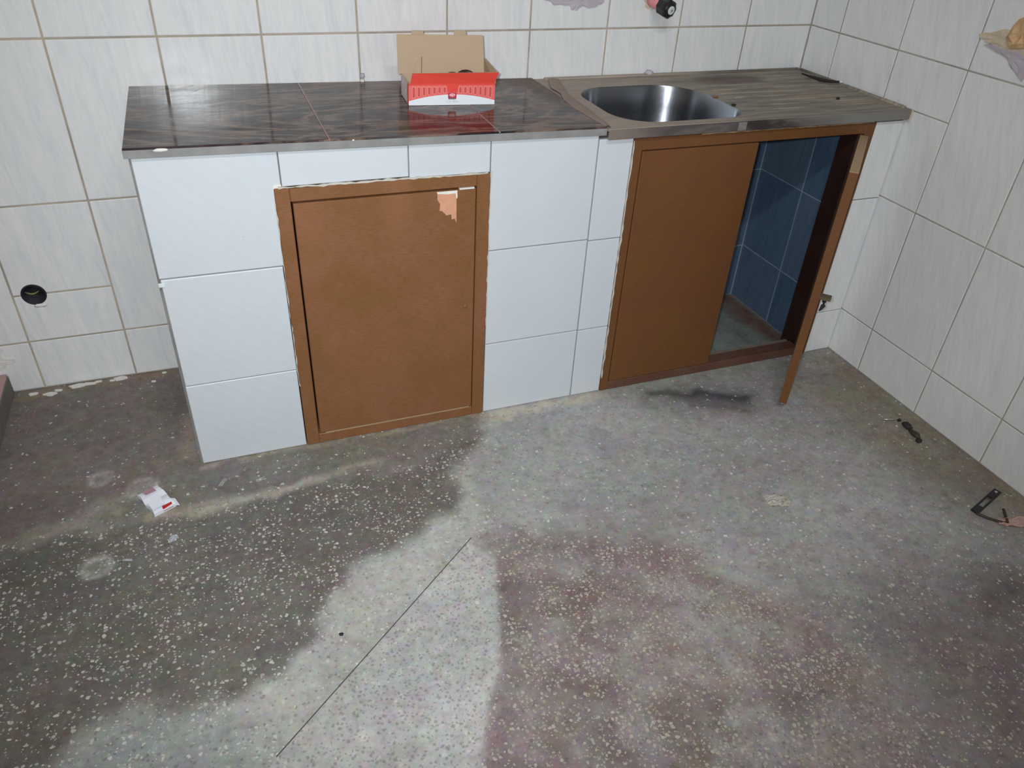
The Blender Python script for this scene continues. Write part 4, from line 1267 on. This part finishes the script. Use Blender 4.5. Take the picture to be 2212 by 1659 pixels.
def crumple(name, m, c, w, h, rz, seed, lift, parent=None, n=8, tilt=0.0):
    """crumpled sheet lying on the floor"""
    r = random.Random(seed)
    bm = bmesh.new()
    G = [[None] * (n + 1) for _ in range(n + 1)]
    ca, sa = math.cos(rz), math.sin(rz)
    for i in range(n + 1):
        for j in range(n + 1):
            u, v = i / n - 0.5, j / n - 0.5
            e = 1 - 0.35 * abs(u * 2) ** 3 * r.random() - 0.2 * abs(v * 2) ** 3 * r.random()
            x, y = u * w * e + r.uniform(-1, 1) * w * 0.03, v * h * e + r.uniform(-1, 1) * h * 0.03
            z = 0.0012 + lift * r.random() ** 1.5 * (0.4 + 0.6 * (1 - 4 * u * u))
            G[i][j] = bm.verts.new((c[0] + x * ca - y * sa, c[1] + x * sa + y * ca, c[2] + z))
    for i in range(n):
        for j in range(n):
            bm.faces.new((G[i][j], G[i + 1][j], G[i + 1][j + 1], G[i][j + 1]))
    th = bmesh.ops.solidify(bm, geom=bm.faces[:], thickness=-0.0005)
    return finish(name, bm, m, parent)

# crushed packet: a flattened open box
pk = root('cigarette_packet', (-2.18, -0.61, 0), 'crushed white cigarette packet with red end lying on the floor left of the cabinet', 'packet', rz=0.0)
p_ = Vector((-2.186, -0.612, 0))
ang = math.atan2(-0.635 - -0.560, -2.168 - -2.205)
ux = Vector((math.cos(ang), math.sin(ang), 0))
vx = Vector((-ux.y, ux.x, 0))
def pkp(u, v, z):
    q = p_ + ux * u + vx * v
    return (q.x, q.y, z)
bm = bmesh.new()
nu = 6
top, bot = [], []
rr_ = random.Random(3)
for i in range(nu + 1):
    u = -0.046 + 0.092 * i / nu
    wv = 0.026 * (1 - 0.08 * math.sin(i * 1.7))
    hz = 0.012 + 0.006 * math.sin(i * 2.1) ** 2
    top.append([bm.verts.new(pkp(u, -wv, hz * .8)), bm.verts.new(pkp(u, 0.0, hz * (0.75 + 0.4 * rr_.random()))), bm.verts.new(pkp(u, wv, hz))])
    bot.append([bm.verts.new(pkp(u, -wv, 0.0006)), bm.verts.new(pkp(u, wv, 0.0006))])
for i in range(nu):
    for j in range(2):
        bm.faces.new((top[i][j], top[i + 1][j], top[i + 1][j + 1], top[i][j + 1]))
    bm.faces.new((bot[i][0], bot[i + 1][0], top[i + 1][0], top[i][0]))
    bm.faces.new((bot[i][1], top[i][2], top[i + 1][2], bot[i + 1][1]))
    bm.faces.new((bot[i][0], bot[i][1], bot[i + 1][1], bot[i + 1][0]))
for i in (0, nu):
    bm.faces.new((bot[i][0], top[i][0], top[i][1], top[i][2], bot[i][1]))
finish('packet_body', bm, M['packet_white'], pk)
def pkquad(name, m, uv, z0, th=0.0007):
    bm = bmesh.new()
    A = [bm.verts.new(pkp(u, v, z)) for u, v, z in uv]
    B = [bm.verts.new(pkp(u, v, z + th)) for u, v, z in uv]
    bm.faces.new(A[::-1]); bm.faces.new(B)
    for i in range(len(uv)):
        bm.faces.new((A[i], A[(i + 1) % len(uv)], B[(i + 1) % len(uv)], B[i]))
    return finish(name, bm, m, pk)
pkquad('mauve_print', M['packet_mauve'], [(-0.040, -0.015, 0.0165), (-0.022, -0.014, 0.0185), (-0.020, 0.012, 0.0185), (-0.040, 0.012, 0.0165)], 0)
pkquad('red_end', M['packet_red'], [(0.0462, -0.004, 0.004), (0.0462, 0.020, 0.004), (0.041, 0.020, 0.0165), (0.041, -0.004, 0.0165)], 0, 0.0012)
pkquad('end_flap', M['packet_white'], [(0.018, 0.022, 0.012), (0.050, 0.020, 0.010), (0.052, 0.034, 0.004), (0.024, 0.036, 0.006)], 0)
pkquad('end_flap', M['packet_white'], [(0.010, -0.024, 0.018), (0.040, -0.026, 0.016), (0.040, 0.004, 0.020), (0.012, 0.008, 0.0225)], 0)

tag(crumple('plastic_scrap', M['foil'], (-2.150, -0.758, 0), 0.030, 0.016, 0.5, 51, 0.010), 'shiny crumpled film scrap just below the white packet', 'scrap')
tag(crumple('plastic_scrap', M['foil'], (-2.248, -0.793, 0), 0.026, 0.007, -0.35, 52, 0.004), 'thin shiny film strip beside the round water mark', 'scrap')
tag(crumple('plastic_scrap', M['film'], (-2.028, -0.588, 0), 0.035, 0.012, 1.0, 53, 0.006), 'clear film shred on the floor in front of the cabinet left corner', 'scrap')
tag(crumple('plastic_scrap', M['film'], (-1.935, -0.605, 0), 0.030, 0.014, 0.3, 54, 0.005), 'clear film shred on the floor before the closed brown door', 'scrap')
tag(crumple('plastic_scrap', M['film'], (-0.590, -0.862, 0), 0.052, 0.030, 0.2, 55, 0.008), 'clear film scrap on the floor left of the open door tip', 'scrap')
tag(crumple('plastic_bag', M['milky_film'], (-0.672, -1.095, 0), 0.075, 0.045, -0.40, 56, 0.010), 'milky crumpled plastic piece in the middle of the right floor', 'plastic')
tag(blob('pebble', M['dark_debris'], None, (-1.826, -1.148, 0.003), (0.005, 0.004, 0.003), 57), 'single dark pebble on the pale band of floor', 'pebble')

# grime, wire and bracket near the right wall
gr = root('grime_lump', (-0.085, -0.97, 0), 'dark brown grimy clump lying by the foot of the right wall', 'debris')
blob('clump', M['dark_debris'], gr, (-0.080, -0.945, 0.008), (0.012, 0.018, 0.009), 61)
blob('clump', M['brown_wire'], gr, (-0.088, -0.985, 0.007), (0.010, 0.020, 0.008), 62)
blob('clump', M['dark_debris'], gr, (-0.098, -1.012, 0.005), (0.010, 0.007, 0.005), 63)
bm = bmesh.new()
tube(bm, [(-0.128, -0.893, 0.004), (-0.108, -0.903, 0.006), (-0.092, -0.910, 0.007)], 0.0016, 6)
tag(finish('wire_piece', bm, M['wire_metal'], None, smooth=True), 'short bright wire on the floor above the dark clump', 'wire')
tag(blob('pebble', M['dark_debris'], None, (-0.079, -0.913, 0.005), (0.006, 0.006, 0.005), 64), 'small dark lump at the end of the bright wire', 'pebble')

br = root('metal_bracket', (-0.13, -1.29, 0), 'black slotted bracket bent to a brown arm by the right wall', 'bracket')
a, b = Vector((-0.188, -1.296, 0.004)), Vector((-0.072, -1.262, 0.016))
d = (b - a).normalized()
nv = Vector((-d.y, d.x, 0)).normalized()
bm = bmesh.new()
def strip(bm, a, b, o0, o1, th):
    P = [a + nv * o0, b + nv * o0, b + nv * o1, a + nv * o1]
    hexa(bm, P + [p + Vector((0, 0, th)) for p in P])
strip(bm, a, b, -0.010, -0.0055, 0.004)
strip(bm, a, b, 0.0055, 0.010, 0.004)
strip(bm, a, a + d * 0.030, -0.0056, 0.0056, 0.004)
strip(bm, b - d * 0.040, b, -0.0056, 0.0056, 0.004)
finish('slotted_plate', bm, M['black_plastic'], br)
bm = bmesh.new()
tube(bm, [b - d * 0.012 + Vector((0, 0, 0.003)), b - d * 0.012 + Vector((0, 0, 0.006))], 0.004, 10)
finish('rivet', bm, M['wire_metal'], br)
bm = bmesh.new()
tube(bm, [(-0.186, -1.300, 0.004), (-0.170, -1.325, 0.004), (-0.146, -1.350, 0.004), (-0.132, -1.352, 0.004), (-0.110, -1.325, 0.004), (-0.100, -1.312, 0.004)], 0.0036, 6)
finish('arm', bm, M['brown_wire'], br)
tag(crumple('cloth_rag', M['pink_rag'], (-0.105, -1.362, 0), 0.12, 0.032, -0.35, 71, 0.012), 'pale pink rag on the floor at the right wall below the bracket', 'rag')

# plaster flakes along the foot of the left wall
rf = random.Random(9)
for i, (x, y, s) in enumerate(((-2.405, -0.022, 0.030), (-2.375, -0.018, 0.022), (-2.348, -0.014, 0.012), (-2.288, -0.014, 0.024), (-2.310, -0.020, 0.010), (-2.455, -0.030, 0.014), (-2.475, -0.045, 0.020), (-2.52, -0.030, 0.018), (-2.165, -0.018, 0.008), (-2.195, -0.060, 0.008))):
    bm = bmesh.new()
    n_ = 9
    P = [(x + s * rf.uniform(0.6, 1.1) * math.cos(2 * math.pi * k_ / n_), y + 0.45 * s * rf.uniform(0.5, 1.1) * math.sin(2 * math.pi * k_ / n_)) for k_ in range(n_)]
    prism(bm, P, 'z', 0.0004, 0.003 + 0.003 * rf.random())
    o_ = finish('plaster_flake', bm, M['white_chip'], None)
    lab = {0: 'largest pale plaster flake on the floor under the left back wall', 1: 'jagged plaster flake touching the right end of the largest flake', 3: 'wide pale plaster flake halfway between largest flake and cabinet', 7: 'plaster flake in the far left corner beside the pinkish ledge'}.get(i, 'tiny plaster crumb along the foot of the left back wall')
    tag(o_, lab, 'flake', 'plaster flakes along the left wall')
